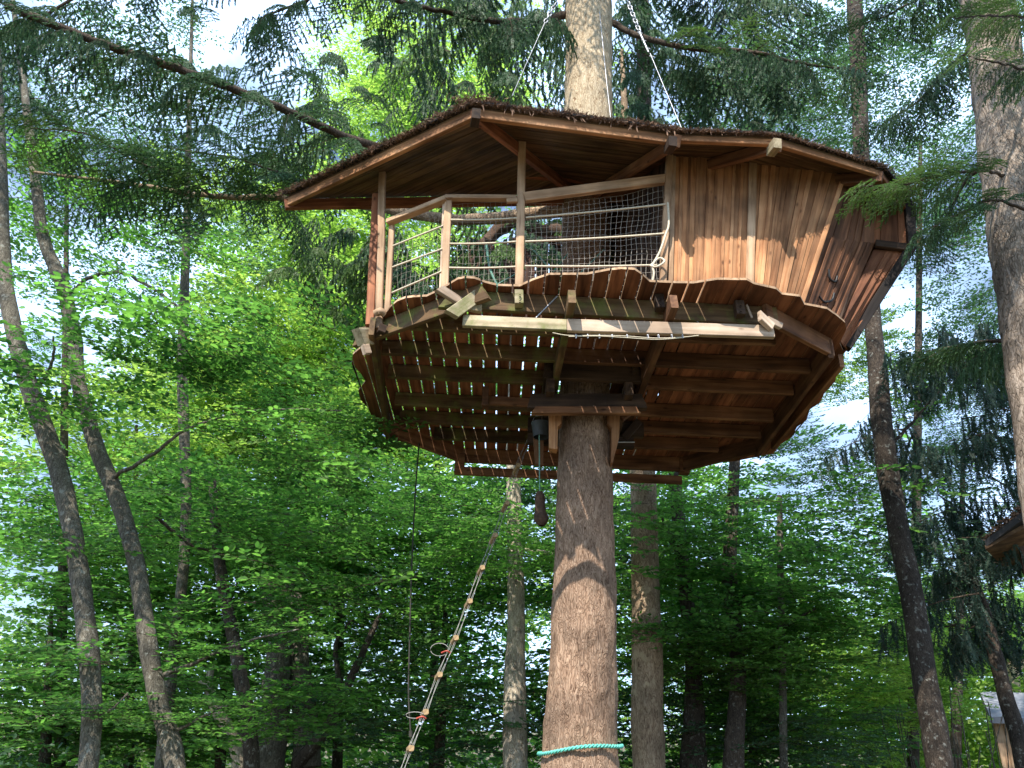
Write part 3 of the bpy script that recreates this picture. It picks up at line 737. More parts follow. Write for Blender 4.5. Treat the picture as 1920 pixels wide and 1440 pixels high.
wall(k5, k6, w5t, w6t, 9, CEDAR_RED, battens=False)
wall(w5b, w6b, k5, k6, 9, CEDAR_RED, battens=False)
w6t = k6 + Vector((0, 0, .5))
w7t = Vector((3.4, 9.9, 7.9)); w7b = Vector((2.9, 9.4, 5.9)); w8t = Vector((1.4, 10.3, 8.0)); w8b = Vector((1.4, 9.9, 5.9))
wall(w6b, w7b, w6t, w7t, 12, CEDAR_RED, battens=False); wall(w7b, w8b, w7t, w8t, 10, CEDAR_RED, battens=False)
ib, it = Vector((1.20, 8.35, 5.9)), Vector((1.20, 8.35, 8.55))
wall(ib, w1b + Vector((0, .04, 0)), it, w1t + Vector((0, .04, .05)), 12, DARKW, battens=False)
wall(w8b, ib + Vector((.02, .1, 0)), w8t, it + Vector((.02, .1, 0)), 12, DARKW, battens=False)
# corner trims and the dark outer frame
beam('corner_trim', w2b + Vector((.03, -.035, 0)), w2t + Vector((.0, -.035, 0)), .085, .03, POSTW, TH, up=(0, -1, 0))
beam('corner_trim', w1b + Vector((.0, -.035, 0)), w1t + Vector((0, -.035, 0)), .05, .03, POSTW, TH, up=(0, -1, 0))
beam('corner_trim', w3b + Vector((-.0, -.03, 0)), w3t + Vector((.0, -.03, 0)), .05, .03, CEDAR, TH, up=(0, -1, 0))
beam('corner_trim', w4b + Vector((.0, -.03, 0)), w4t + Vector((.0, -.03, 0)), .05, .04, DARKW, TH, up=(0, -1, 0))
beam('outer_frame', w5b + Vector((.0, -.03, 0)), k5 + Vector((.02, -.02, 0)), .10, .10, TARRED, TH, up=(0, -1, 0))
beam('outer_frame', k5 + Vector((.02, -.02, -.02)), w5t + Vector((.02, -.02, .05)), .10, .10, TARRED, TH, up=(0, -1, 0))
beam('wall_brace', k4 + Vector((0, -.05, -.03)), k5 + Vector((-.05, -.05, -.03)), .05, .09, DARKW, TH)
# bent iron hooks on the shaded wall
def on_wall(px, py, off=.05):
    n_ = (w4b - w3b).cross((w3t + w4t) / 2 - (w3b + w4b) / 2).normalized(); d = ray(px, py)
    k = (w3b + n_ * off - EYE).dot(n_) / d.dot(n_); return EYE + d * k
for cyc in (((1554, 505), (1556, 522), (1566, 528), (1570, 518)), ((1536, 556), (1546, 566), (1560, 562), (1564, 550))):
    tubes('hook', [(catmull([on_wall(*c) for c in cyc], 6), .012)], IRON, TH, sides=6)

# roof
RP = [Z(536, 373, ZE), Z(889, 204, ZE), Z(1268, 254, ZE), Z(1457, 262, ZE), Z(1652, 321, ZE), Z(1708, 395, ZE), Z(1709, 468, ZE)]
RP += [Vector((4.0, 9.8, ZE)), Vector((2.6, 10.9, ZE)), Vector((.9, 11.0, ZE + .2))]
def tri_pt(a, b, s, t): # s from eave to hub, t along
    return a.lerp(HUB, s).lerp(b.lerp(HUB, s), t)
for k in range(len(RP) - 1):
    a, b = RP[k], RP[k + 1]
    nrm = (b - a).cross(HUB - a).normalized()
    if nrm.z < 0: nrm = -nrm
    dist = ((HUB - a).cross(b - a)).length / (b - a).length
    nb = max(8, int(dist / .125)) if k < 5 else 8
    for q in range(nb):
        s0, s1 = q / nb + .001, (q + 1) / nb - .0018
        if q == nb - 1: s1 = .985
        pts = [tri_pt(a, b, s0, 0), tri_pt(a, b, s0, 1), tri_pt(a, b, s1, 1), tri_pt(a, b, s1, 0)]
        off = nrm * random.uniform(.0, .005)
        slab('roof_board', [p + off for p in pts], b - a, nrm, .02, ROOFB, TH)
    up = nrm * .03; eo = ((a + b) / 2 - HUB); eo.z = 0; eo = eo.normalized() * .05
    slab('roof_membrane', [a + up + eo, b + up + eo, HUB + up], b - a, nrm, .02, BLACK, TH)
    # fascia, set in under the boards' edge
    ins = (HUB - (a + b) / 2).normalized() * .03
    wf = .05; hf = .115 if k < 2 else .075
    beam('fascia', a + ins + Vector((0, 0, -hf / 2 - .002)), b + ins + Vector((0, 0, -hf / 2 - .002)), wf, hf, CEDAR if k < 4 else CEDAR_RED, TH)
for k, (ci, e) in enumerate(((0, .0), (1, .0), (2, .03), (3, .03), (4, .0))):
    a = RP[ci]; d = (HUB - a).normalized()
    beam('rafter', a - d * e + Vector((0, 0, -.085)), HUB + Vector((0, 0, -.10)) - d * .2, .06, .13, CEDAR_RED if ci in (1, 0) else JOIST, TH, cut0=.0)
mid = Y(716, 300, 7.0); rA = RP[0].lerp(RP[1], .52)
beam('rafter', Y(724, 303, 7.0), Y(1130, 338, 7.86), .06, .12, CEDAR_RED, TH)
for (px, py, yy) in ((1262, 264, 6.02), (1458, 268, 6.02), (893, 212, 5.80)):
    beam('rafter_end', Y(px, py, yy), Y(px, py, yy) + Vector((-.02, .16, .03)), .085, .11, DARKW if px != 1458 else PALE_M, TH)
tubes('ceiling_hook', [([Y(1154, 301, 7.4), Y(1154, 336, 7.35)], .008)], IRON, TH, sides=6)
cdisc = Y(1154, 300, 7.4); tubes('ceiling_plate', [([cdisc, cdisc + Vector((0, 0, .012))], .06)], IRON, TH, sides=16)
# needle litter and moss lying on the roof, thickest at the eaves
Ps, Ds, Ls = [], [], []
def litter(n, a, b, smax, thick):
    for _ in range(n):
        t = random.random(); s = random.random() ** 1.6 * (smax + .03) - .03
        p = tri_pt(a, b, s, t); cl = max(0, noise.noise(p * 5.0) + .45) * thick
        p = p + Vector((0, 0, .04 + random.random() * (cl + .015))); Ps.append(p)
        d = Vector((random.gauss(0, 1), random.gauss(0, 1), random.gauss(0, .45))); Ds.append(d); Ls.append(random.uniform(.02, .055))
for k, n_ in ((0, 13000), (1, 15000), (2, 3600), (3, 2600), (4, 900), (5, 600)): litter(n_, RP[k], RP[k + 1], .10, (.08, .06, .02, .004, .004, .004)[k])
for k in range(9): litter(500, RP[k], RP[k + 1], .95, .05)
for _ in range(700):
    p = RP[1] + Vector((random.gauss(0, .1), random.gauss(.05, .06), .08 + abs(random.gauss(0, .035)))); Ps.append(p); Ds.append(Vector((random.gauss(0, 1), random.gauss(0, 1), random.gauss(0, .5)))); Ls.append(.06)
for _ in range(26):
    t = random.random(); p = RP[1].lerp(RP[2], t) + Vector((0, -.05, .03)); Ps.append(p); Ds.append(Vector((random.gauss(0, .3), -.1, -1))); Ls.append(random.uniform(.06, .13))
V1, F1 = place_leaves(np.array([tuple(p) for p in Ps]), np.array([tuple(p) for p in Ds]), rng.normal(size=(len(Ps), 3)), np.array(Ls), .28)
tag(link('roof_litter', mesh_np('roof_litter', V1, F1, LITTER), TH, Matrix.Identity(4)), kind='stuff')
# matted top surface under the litter
for k in range(len(RP) - 1):
    a, b = RP[k], RP[k + 1]; n_ = 14
    V = []; F = []
    eo = ((a + b) / 2 - HUB); eo.z = 0; eo = eo.normalized() * .035
    for i in range(n_ + 1):
        for j in range(n_ + 1):
            p = tri_pt(a, b, i / n_ * .97, j / n_) + eo * (1 - i / n_); V.append(p + Vector((0, 0, .055 + (.05 if k < 2 else .015) * max(-.2, noise.noise(p * 4)))))
    for i in range(n_):
        for j in range(n_): F.append((i * (n_ + 1) + j, i * (n_ + 1) + j + 1, (i + 1) * (n_ + 1) + j + 1, (i + 1) * (n_ + 1) + j))
    link('roof_mat', mesh_np('roof_mat', np.array([tuple(v) for v in V]), np.array(F), LITTER, True), TH, Matrix.Identity(4))

# slack rope with rings under the front beam
RL = empty('rope_coil', Y(1170, 630, 6.33), 'slack white rope with small rings hung under the pale front beam', 'rope')
base = [Y(1036, 624, 6.34), Y(1066, 629, 6.33), Y(1120, 629, 6.32), Y(1170, 630, 6.32), Y(1230, 634, 6.32), Y(1282, 632, 6.33), Y(1310, 629, 6.34)]
tubes('strand', [(catmull(base, 5), .0045)], ROPE, RL, sides=5)
tubes('strand', [(catmull([p + Vector((0, -.01, -.018 + .006 * math.sin(i * 2))) for i, p in enumerate(base[1:6])], 5), .004)], ROPE, RL, sides=5)
for px in (1080, 1102, 1124, 1148, 1176, 1215, 1235, 1260, 1280):
    c = Y(px, 630, 6.31); ring = [c + Vector((.006 * math.cos(t), .006, .022 * math.sin(t))) for t in np.linspace(0, 6.283, 9)]
    tubes('ring', [(ring, .0035)], STEEL, RL, sides=5)

# ------------------------------------------------------------------ main spruce
MT = new_tree('spruce_tree', (.83, 8.2), 'thick brown spruce whose trunk passes up through the treehouse', 'tree')
spec = [(1104, -120, 82, 8.2), (1104, 0, 86, 8.2), (1104, 120, 86, 8.2), (1103, 220, 90, 8.2), (1100, 400, 92, 8.2), (1098, 600, 92, 8.2), (1097, 780, 95, 8.2), (1097, 900, 104, 8.2), (1096, 1000, 109, 8.2),
        (1095, 1120, 119, 8.2), (1093, 1250, 126, 8.2), (1089, 1340, 136, 8.2), (1088, 1440, 147, 8.2)]
P, R = trunk_pts(spec); P.append(Vector((.80, 8.15, .9))); R.append(.44); P.append(Vector((.80, 8.15, -.2))); R.append(.62)
P.insert(0, Vector((.95, 8.2, 19))); R.insert(0, .12)
Q = catmull([(*p, r) for p, r in zip(P, R)], 26)
V, F = tube_arrays(Q[:, :3], Q[:, 3], 72, bump=.05, bscale=9, seed=3)
# knots where limbs were cut
cen = np.repeat(Q[:, :3], 72, axis=0)
for kx, ky, rr, hh in ((1070, 1180, .05, .035), (1110, 1186, .07, .03), (1056, 1205, .05, .02), (1060, 1320, .05, .03), (1145, 1300, .06, .02), (1152, 1190, .06, .035), (1035, 1190, .06, .03), (1085, 1350, .04, .02), (1120, 1390, .04, .02), (1092, 1060, .05, .015), (1080, 130, .08, .03), (1120, 100, .07, .025)):
    c = np.array(Y(kx, ky, 7.86)); dd = np.linalg.norm(V - c, axis=1); w_ = np.exp(-(dd / rr) ** 2) * hh - np.exp(-(dd / (rr * .45)) ** 2) * hh * 1.5
    dirv = V - cen; dirv /= np.linalg.norm(dirv, axis=1)[:, None] + 1e-9; V = V + dirv * w_[:, None]
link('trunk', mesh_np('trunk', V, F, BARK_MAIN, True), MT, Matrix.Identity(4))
def spruce_limb(tree, spec, r0, r1, kinds, dens=.22, smin=.5, smax=1.15, start=.12, mat=LIMB, droopdir=-.25):
    pts = [Y(*s) for s in spec]
    o, Q = limb(tree, pts, r0, r1, mat)
    Lc = np.concatenate([[0], np.cumsum(np.linalg.norm(np.diff(Q, axis=0), axis=1))]); tot = Lc[-1]; s = start * tot; k = 0
    while s < tot:
        i = min(np.searchsorted(Lc, s), len(Q) - 1); p = Vector(Q[i]); d = (Vector(Q[i]) - Vector(Q[max(0, i - 1)])).normalized()
        side = d.cross(Vector((0, 0, 1))).normalized() * (1 if k % 2 else -1)
        bd = d * random.uniform(.3, .9) + side * random.uniform(.5, 1.1) + Vector((0, 0, droopdir + random.gauss(0, .2)))
        put_bough(o, random.choice(kinds), p, bd, random.uniform(smin, smax) * (1.1 - .45 * s / tot))
        s += dens * random.uniform(.6, 1.4); k += 1
    put_bough(o, kinds[0], Vector(Q[-1]), Vector(Q[-1]) - Vector(Q[-3]), .6)
    return o
spruce_limb(MT, [(1062, 372, 8.2), (900, 330, 7.7), (690, 272, 6.9), (500, 192, 6.2), (330, 128, 5.7), (160, 70, 5.3), (10, 10, 5.0)], .05, .035, ['main', 'main', 'hang'], dens=.10, start=.46, smin=.45, smax=.95)
spruce_limb(MT, [(1062, 395, 8.2), (860, 412, 8.6), (700, 388, 8.9), (540, 372, 9.1), (400, 368, 9.3), (240, 345, 9.5), (60, 322, 9.7)], .085, .02, ['fresh', 'main', 'fresh'], dens=.17, start=.40, mat=BARK_WARM, droopdir=.05)
spruce_limb(MT, [(1062, 28, 8.2), (990, 40, 7.9), (900, 36, 7.5), (800, 15, 7.1), (700, -10, 6.8)], .06, .02, ['main', 'hang'], dens=.12)
spruce_limb(MT, [(1148, 42, 8.2), (1200, 68, 8.1), (1300, 92, 7.9), (1400, 96, 7.8), (1500, 118, 7.7), (1600, 132, 7.7)], .05, .014, ['main', 'fresh', 'hang'], dens=.12, start=.2)
spruce_limb(MT, [(1080, -140, 8.2), (900, -90, 7.6), (740, -60, 7.2), (600, -10, 7.0), (500, 30, 6.9)], .05, .014, ['main', 'hang'], dens=.12)
spruce_limb(MT, [(1060, -260, 8.2), (800, -200, 7.4), (500, -150, 6.8), (250, -60, 6.4), (60, 40, 6.2)], .05, .014, ['main', 'hang'], dens=.12, start=.3)
spruce_limb(MT, [(1120, -140, 8.2), (1280, -60, 8.0), (1400, -10, 7.9), (1520, 30, 7.9)], .05, .014, ['main', 'hang'], dens=.12)
spruce_limb(MT, [(400, 368, 9.25), (330, 330, 9.0), (250, 300, 8.8), (160, 250, 8.6), (60, 240, 8.5)], .02, .01, ['main', 'fresh'], dens=.10, start=0)
spruce_limb(MT, [(640, 380, 9.0), (560, 340, 8.8), (450, 300, 8.6), (330, 280, 8.5)], .02, .01, ['fresh', 'main'], dens=.10, start=.1)

for k in range(16):      # boughs higher up, above the frame, that dapple the trunk
    a = random.uniform(0, 6.28)
    put_bough(MT, 'main', Vector((random.uniform(-.6, .9), random.uniform(5.6, 7.8), 0)) + Vector((0, 0, 13.2 + random.random() * 2.2)), (math.cos(a), math.sin(a), -.3), random.uniform(.7, 1.2))
# turquoise rope round the trunk
TRp = []
for a in np.linspace(0, 2 * math.pi, 40):
    c = Y(1088, 1406, 8.2); rr = 147 / 2 * depth(c) / F_PX * 1.06
    TRp.append(c + Vector((rr * math.cos(a), rr * math.sin(a), .05 * math.cos(a) + .01 * math.sin(3 * a))))
o = empty('trunk_rope', Y(1088, 1406, 8.2), 'turquoise rope tied once around the brown trunk near the bottom', 'rope')
TRp = [Vector(q) for q in catmull([tuple(p) for p in TRp], 6)]
for ph in (0, math.pi):
    tubes('strand', [([p + (p - TRp[len(TRp) // 2] * .5 - TRp[0] * .5).normalized() * .008 * math.cos(i * .9 + ph) + Vector((0, 0, .010 * math.sin(i * .9 + ph))) for i, p in enumerate(TRp)], .010)], TEAL, o, sides=6)

# ------------------------------------------------------------------ rope ladder
LD = empty('rope_ladder', Y(985, 850, 8.8), 'rope ladder with small wooden rungs hanging slantwise beside the trunk', 'ladder')
lad = [(1003, 800, 9.0), (968, 880, 8.8), (947, 950, 8.6), (925, 1010, 8.45), (901, 1070, 8.3), (878, 1132, 8.15), (852, 1200, 8.0), (822, 1268, 7.85), (796, 1337, 7.7), (769, 1404, 7.55), (748, 1460, 7.45), (722, 1530, 7.3)]
for off in (-1, 1):
    for q in (0, 1):
        pts = [Y(px + off * 3.2 + (q - .5) * 3 * (1 if i % 2 else -1), py, y - off * .11) for i, (px, py, y) in enumerate(lad)]
        tubes('rope', [(catmull(pts, 4), .0025)], ROPE_G, LD, sides=5)
for px, py, y in lad[1:]:
    c = Y(px, py, y); ax = Vector((-.16, 1, 0)).normalized()
    r_ = beam('rung', c - ax * .15, c + ax * .15, .048, .046, RUNG, LD, up=(random.uniform(-.3, .3), 0, 1), ch=.01)
for px, py, y, a in ((838, 1222, 7.9, 0), (792, 1345, 7.65, 1)):
    c = Y(px, py, y - .16); tubes('red_tape', [(catmull([c + Vector((-.05, 0, -.012)), c + Vector((0, -.02, .004)), c + Vector((.03, 0, -.01))], 4), .008)], RED, LD, sides=6)
    lp = [Y(px - 14 + 17 * math.cos(t), py - 4 + (12 if not a else 6) * math.sin(t), y - .16) for t in np.linspace(.3, 5.9, 14)]
    tubes('rope_loop', [(lp, .0035)], ROPE_G, LD, sides=5)

# hanging counterweight
CW = empty('hanging_weight', Y(1013, 925, 8.3), 'dark wooden log weight hanging on a cord under the deck', 'weight')
tubes('cord', [([Y(1011, 800, 8.3), Y(1012, 925, 8.3)], .007)], TEALN, CW, sides=6)
prof = catmull([(*Y(1012, 922, 8.3), .03), (*Y(1012, 930, 8.3), .052), (*Y(1012, 942, 8.3), .055), (*Y(1013, 956, 8.3), .058), (*Y(1014, 968, 8.3), .075), (*Y(1015, 978, 8.3), .07), (*Y(1015, 986, 8.3), .03)], 5)
V, F = tube_arrays(prof[:, :3], prof[:, 3], 16, bump=.15, bscale=18); link('log', mesh_np('log', V, F, LOGM, True), CW, Matrix.Identity(4))
BK = empty('bucket', Y(1013, 812, 8.35), 'small grey bucket tucked under the deck left of the trunk', 'bucket')
c = Y(1014, 820, 8.35); V, F = tube_arrays([c, c + Vector((0, 0, .16)), c + Vector((0, 0, .17))], [.085, .11, .115], 20)
link('pail', mesh_np('pail', V, F, plain('grey_plastic', (.05, .058, .066), .6), True), BK, Matrix.Identity(4))
tubes('handle', [(catmull([c + Vector((-.11, 0, .17)), c + Vector((-.06, 0, .26)), c + Vector((.06, 0, .26)), c + Vector((.11, 0, .17))], 6), .005)], STEEL, BK)

# thin dark rope hanging on the left
o = empty('hanging_rope', Y(778, 880, 9.5), 'thin dark rope hanging straight down left of the rope ladder', 'rope')
tubes('strand', [(catmull([Y(786, 830, 9.6), Y(779, 920, 9.55), Y(772, 1060, 9.5), Y(768, 1200, 9.45), Y(766, 1300, 9.4), Y(770, 1375, 9.4)], 8), .009)], DARKROPE, o, sides=6)
tubes('knot', [([Y(770, 1370, 9.4), Y(770, 1382, 9.4)], .02)], DARKROPE, o, sides=8)

# steel suspension cables with turnbuckles and chain
def chain(parent, A, B, n):
    d = (B - A) / n
    for i in range(n):
        c = A + d * (i + .5); dn = d.normalized(); s = dn.cross(Vector((0, 1, 0)) if i % 2 else Vector((1, .3, 0))).normalized(); hl = d.length * .68
        ring = [c + dn * hl * math.cos(t) + s * hl * .5 * math.sin(t) for t in np.linspace(0, 6.283, 13)]
        tubes('chain_link', [(ring, .0075)], STEEL, parent, sides=6)
SC = empty('suspension_cable', Y(1279, 242, 7.0), 'bright steel cable with chain and shackles running up right of the trunk', 'cable', 'steel cables holding the treehouse')
tubes('cable', [([Y(1279, 243, 7.0), Y(1222, 108, 7.2)], .005)], STEEL, SC, sides=6)
tubes('cable', [([Y(1248, 170, 7.08), Y(1219, 100, 7.18)], .0045)], STEEL, SC, sides=6)
chain(SC, Y(1178, 5, 7.3), Y(1200, 62, 7.25), 9)
tubes('turnbuckle', [([Y(1199, 60, 7.25), Y(1216, 98, 7.2)], .013)], STEEL, SC, sides=8)
for t in (.0, .33, .66, 1.0):
    p = Y(1200, 62, 7.24).lerp(Y(1222, 106, 7.18), t); tubes('cable_clamp', [([p + Vector((-.03, 0, .008)), p + Vector((.03, 0, -.008))], .009)], STEEL, SC, sides=6)
tubes('cable', [([Y(1178, 5, 7.3), Y(1150, -70, 7.4)], .007)], STEEL, SC, sides=6)
S2 = empty('suspension_cable', Y(1146, 225, 7.75), 'steel cable lying down the sunlit right side of the trunk above the roof', 'cable', 'steel cables holding the treehouse')
tubes('cable', [(catmull([Y(1124, 22, 7.80), Y(1130, 80, 7.78), Y(1137, 150, 7.76), Y(1146, 230, 7.74)], 5), .0045)], STEEL, S2, sides=6)
S3 = empty('suspension_cable', Y(990, 115, 7.4), 'short chain and wire hanging among the spruce foliage left of the trunk', 'cable', 'steel cables holding the treehouse')
chain(S3, Y(1042, 6, 7.3), Y(1022, 42, 7.3), 6); tubes('cable', [([Y(1022, 42, 7.3), Y(990, 112, 7.3), Y(960, 180, 7.1)], .0035)], STEEL, S3, sides=6)

# ------------------------------------------------------------------ other trees
# (helper) a broadleaved tree: trunk, limbs, clusters of leafy sprays
def leaf_tree(name, label, tspec, bmat, clusters, limbs=(), cat='tree', group=None, twigs=True, **kw):
    P, R = trunk_pts(tspec); t = new_tree(name, (P[-1].x, P[-1].y), label, cat, group)
    trunk(t, tspec, bmat, **kw)
    for L in limbs:
        lo, LQ = limb(t, [Y(*q) for q in L[0]], L[1], L[2], bmat if len(L) < 4 else L[3])
        if clusters and L[2] < .016:
            for f in (.6, 1):
                e = Vector(LQ[int((len(LQ) - 1) * f)]); put_cluster(t, 'near', e, random.uniform(.28, .45))
    for kind, n, (x0, x1, y0, y1), (ya, yb), (s0, s1) in clusters:
        gx_ = max(1, int(math.sqrt(n * abs(x1 - x0) / max(1, abs(y1 - y0))) + .5)); k = 0
        while k < n:
            px, py = random.uniform(x0, x1), random.uniform(y0, y1)
            yy = random.uniform(ya, yb); p = Y(px, py, yy)
            if p.z > .4: put_cluster(t, kind, p, random.uniform(s0, s1))
            k += 1
    return t
exec_trees = True
leaf_tree('beech_tree', 'slender grey beech leaning left at the edge, its foot sunlit', [(0, 300, 22.2, 9.6), (6, 480, 25.2, 9.6), (22, 600, 28.1, 9.5), (60, 740, 31.1, 9.5), (110, 880, 33.3, 9.4), (140, 1020, 34.0, 9.3), (162, 1180, 35.5, 9.2), (172, 1300, 35.5, 9.1), (166, 1440, 35.5, 9.0)], BARK_GREY,
          [('near', 5, (-60, 330, 560, 800), (8.0, 9.5), (.7, 1.0)), ('near', 3, (-80, 240, 300, 560), (10.5, 13), (.7, 1.0))],
          [([(60, 740, 9.5), (98, 680, 9.3), (100, 630, 9.1)], .03, .012)], extend_top=8)
leaf_tree('beech_tree', 'grey beech with a curving trunk forking beside the edge tree', [(66, 330, 18.7, 10.2), (80, 440, 21.6, 10.1), (118, 540, 24.6, 10.0), (140, 640, 26.0, 10), (148, 720, 26.0, 9.9), (182, 840, 28.9, 9.8), (222, 940, 30.3, 9.7), (254, 1050, 31.1, 9.6), (276, 1200, 33.2, 9.5), (298, 1320, 34.7, 9.4), (330, 1440, 37.5, 9.3)], BARK_GREY,
          [('near', 7, (150, 640, 640, 880), (8.3, 10), (.7, 1.0)), ('near', 4, (100, 520, 420, 640), (11, 13), (.6, .9)), ('near', 4, (150, 620, 930, 1250), (9, 11), (.6, .9))],
          [([(135, 548, 10), (170, 520, 9.9), (230, 512, 9.7), (300, 550, 9.5), (350, 590, 9.4)], .035, .014), ([(205, 900, 9.7), (290, 850, 9.3), (360, 800, 9.0), (480, 770, 8.7), (640, 770, 8.4)], .028, .008),
           ([(308, 1265, 9.4), (370, 1240, 9.2), (440, 1210, 9.0), (560, 1180, 8.7)], .028, .008), ([(240, 1300, 9.3), (210, 1330, 9.2), (180, 1340, 9.1)], .015, .008),
           ([(330, 1370, 9.3), (380, 1345, 9.2), (430, 1320, 9.0)], .02, .008)], extend_top=8)
leaf_tree('young_beech', 'slim dark leaning beech third from the left edge', [(398, 900, 14.4, 12.5), (404, 980, 19.8, 12.4), (412, 1060, 21.6, 12.3), (430, 1160, 23.4, 12.2), (450, 1260, 27.0, 12), (466, 1360, 28.8, 12), (472, 1440, 30.6, 12)], BARK_DARK,
          [('mid', 5, (300, 620, 880, 1150), (11.5, 14), (.8, 1.1)), ('mid', 4, (250, 640, 1150, 1400), (11.5, 14), (.7, 1.0))],
          [([(290, 965, 11.5), (330, 1000, 11.8), (380, 1030, 12), (480, 1025, 12.3)], .03, .012)], sides=12)
leaf_tree('oak_tree', 'rough thick double-stemmed tree at bottom left of centre', [(505, 1080, 34, 15), (512, 1150, 40, 15), (520, 1230, 44, 15), (515, 1320, 52, 15), (500, 1440, 64, 15)], BARK_GREY,
          [('mid', 6, (450, 800, 930, 1200), (14, 18), (1.0, 1.4))],
          [([(575, 1440, 15.2), (572, 1340, 15.2), (560, 1240, 15.3), (560, 1150, 15.5), (540, 1100, 15.6)], .26, .12, BARK_GREY), ([(560, 1430, 15), (610, 1370, 14.7), (650, 1290, 14.6), (700, 1180, 14.6), (716, 1150, 14.5)], .12, .03, BARK_DARK), ([(640, 1310, 14.6), (630, 1210, 14.6), (662, 1160, 14.6)], .06, .02, BARK_DARK)], sides=14, bump=.2)
leaf_tree('dead_tree', 'pale brown leaning trunk with broken top behind the slim dark beech', [(398, 1245, 10, 16), (392, 1290, 18, 16), (412, 1340, 24, 16), (438, 1380, 28, 16), (452, 1440, 34, 16)], BARK_BIRCH, [], [([(398, 1290, 16), (375, 1278, 16), (360, 1276, 16)], .05, .02)], sides=10)
leaf_tree('birch_tree', 'mottled pale trunk standing just left of the big brown trunk', [(962, 880, 26, 14), (965, 1000, 29, 14), (968, 1120, 31, 14), (966, 1240, 38, 14), (965, 1340, 44, 14), (966, 1440, 48, 14)], BARK_BIRCH,
          [('mid', 5, (820, 1010, 900, 1120), (12.5, 15), (.7, 1.0)), ('dark', 4, (700, 1030, 1080, 1420), (14.5, 17), (1, 1.3))],
          [([(975, 1030, 14), (1020, 1035, 13.8), (1060, 1042, 13.6)], .04, .02)], extend_top=5)
leaf_tree('grey_spruce', 'straight grey-brown trunk standing just right of the big brown trunk', [(1200, 780, 46, 12.5), (1205, 880, 48, 12.5), (1208, 1000, 50, 12.5), (1212, 1150, 55, 12.5), (1214, 1300, 58, 12.5), (1216, 1440, 62, 12.5)], BARK_WARM, [], [], extend_top=9, sides=20)
leaf_tree('shade_tree', 'dark trunk leaning behind foliage right of the straight grey trunk', [(1268, 930, 24, 14), (1278, 1040, 27, 14), (1292, 1160, 28, 14), (1300, 1240, 30, 14), (1302, 1340, 40, 14), (1300, 1440, 52, 14)], BARK_DARK,
          [('dark', 5, (1230, 1420, 1150, 1420), (14.4, 17), (1.0, 1.3)), ('mid', 4, (1230, 1420, 1180, 1320), (11.8, 13), (.6, .9))], [([(1285, 1060, 14), (1250, 1000, 14), (1240, 960, 14)], .05, .02)], sides=12, extend_top=4)
leaf_tree('forked_beech', 'dark beech with side limbs midway between grey trunk and leaning tree', [(1378, 860, 20, 13.4), (1372, 980, 24, 13.3), (1368, 1080, 28, 13.2), (1378, 1180, 29, 13.2), (1384, 1260, 30, 13.1), (1380, 1350, 34, 13), (1374, 1440, 42, 13)], BARK_DARK,
          [('mid', 8, (1220, 1560, 930, 1120), (11.5, 14), (.7, 1.05)), ('mid', 4, (1380, 1620, 1060, 1320), (12.5, 15), (.8, 1.1))],
          [([(1390, 1225, 13.1), (1430, 1195, 12.9), (1480, 1170, 12.7), (1530, 1140, 12.5)], .05, .015), ([(1384, 1130, 13.2), (1410, 1112, 13), (1450, 1110, 12.8), (1500, 1112, 12.7)], .04, .012), ([(1396, 1215, 13.1), (1440, 1225, 13), (1470, 1245, 12.9)], .03, .012)], sides=12, extend_top=4)
leaf_tree('young_maple', 'thin straight young trunk right of the forked dark beech', [(1462, 930, 10, 12.8), (1463, 1050, 12, 12.8), (1466, 1200, 14, 12.8), (1468, 1320, 15, 12.8), (1470, 1440, 16, 12.8)], BARK_GREY,
          [('mid', 5, (1400, 1620, 1120, 1400), (12.5, 15), (.7, 1.0)), ('dark', 2, (1400, 1640, 1250, 1430), (12, 14.5), (.6, .9)), ('light', 5, (1500, 1700, 1250, 1450), (15, 18), (.7, 1.0))], [], sides=8)
leaf_tree('leaning_alder', 'tall leaning dark trunk with pale lichen at the right of the treehouse', [(1596, -60, 24.6, 11.5), (1606, 60, 27.9, 11.4), (1612, 190, 27.9, 11.3), (1616, 300, 27.9, 11.2), (1625, 430, 26.2, 11.1), (1634, 560, 27.9, 11), (1644, 680, 34.4, 10.8), (1656, 820, 37.7, 10.6), (1682, 980, 37.7, 10.4), (1710, 1120, 41.0, 10.2), (1736, 1280, 44.3, 10), (1764, 1440, 50.8, 9.8)], BARK_ALDER,
          [('small', 22, (1330, 1850, -10, 380), (11, 14.5), (.8, 1.15)), ('small', 3, (1500, 1780, 860, 1080), (11, 15), (.7, 1.0)), ('light', 3, (1590, 1650, 620, 760), (12, 13), (.45, .6))],
          [([(1660, 850, 10.6), (1720, 780, 10.8), (1790, 700, 11)], .03, .01)], extend_top=4)
# big right-hand conifer
RC = new_tree('fir_tree', (Y(1960, 1300, 6.8).x, 6.8), 'broad coarse-barked conifer trunk at the right edge')
trunk(RC, [(1840, -80, 84, 7.6), (1868, 120, 88, 7.5), (1888, 300, 92, 7.4), (1912, 480, 94, 7.3), (1938, 660, 96, 7.2), (1962, 850, 100, 7.1), (1990, 1050, 108, 7.0), (2010, 1300, 116, 6.9)], BARK_COARSE, sides=40, bump=.10, bscale=7, extend_top=5, n=20)
spruce_limb(RC, [(1890, 330, 7.2), (1840, 320, 6.9), (1760, 330, 6.6), (1690, 345, 6.3), (1640, 350, 6.1)], .022, .008, ['fresh', 'fresh', 'fresh'], dens=.055, smin=.4, smax=.75, start=.25, droopdir=-.1)
spruce_limb(RC, [(1960, 40, 7.2), (1900, 30, 6.4), (1840, 30, 5.9), (1790, 34, 5.6)], .022, .008, ['fresh'], dens=.07, smin=.35, smax=.65, start=.1, droopdir=-.1)
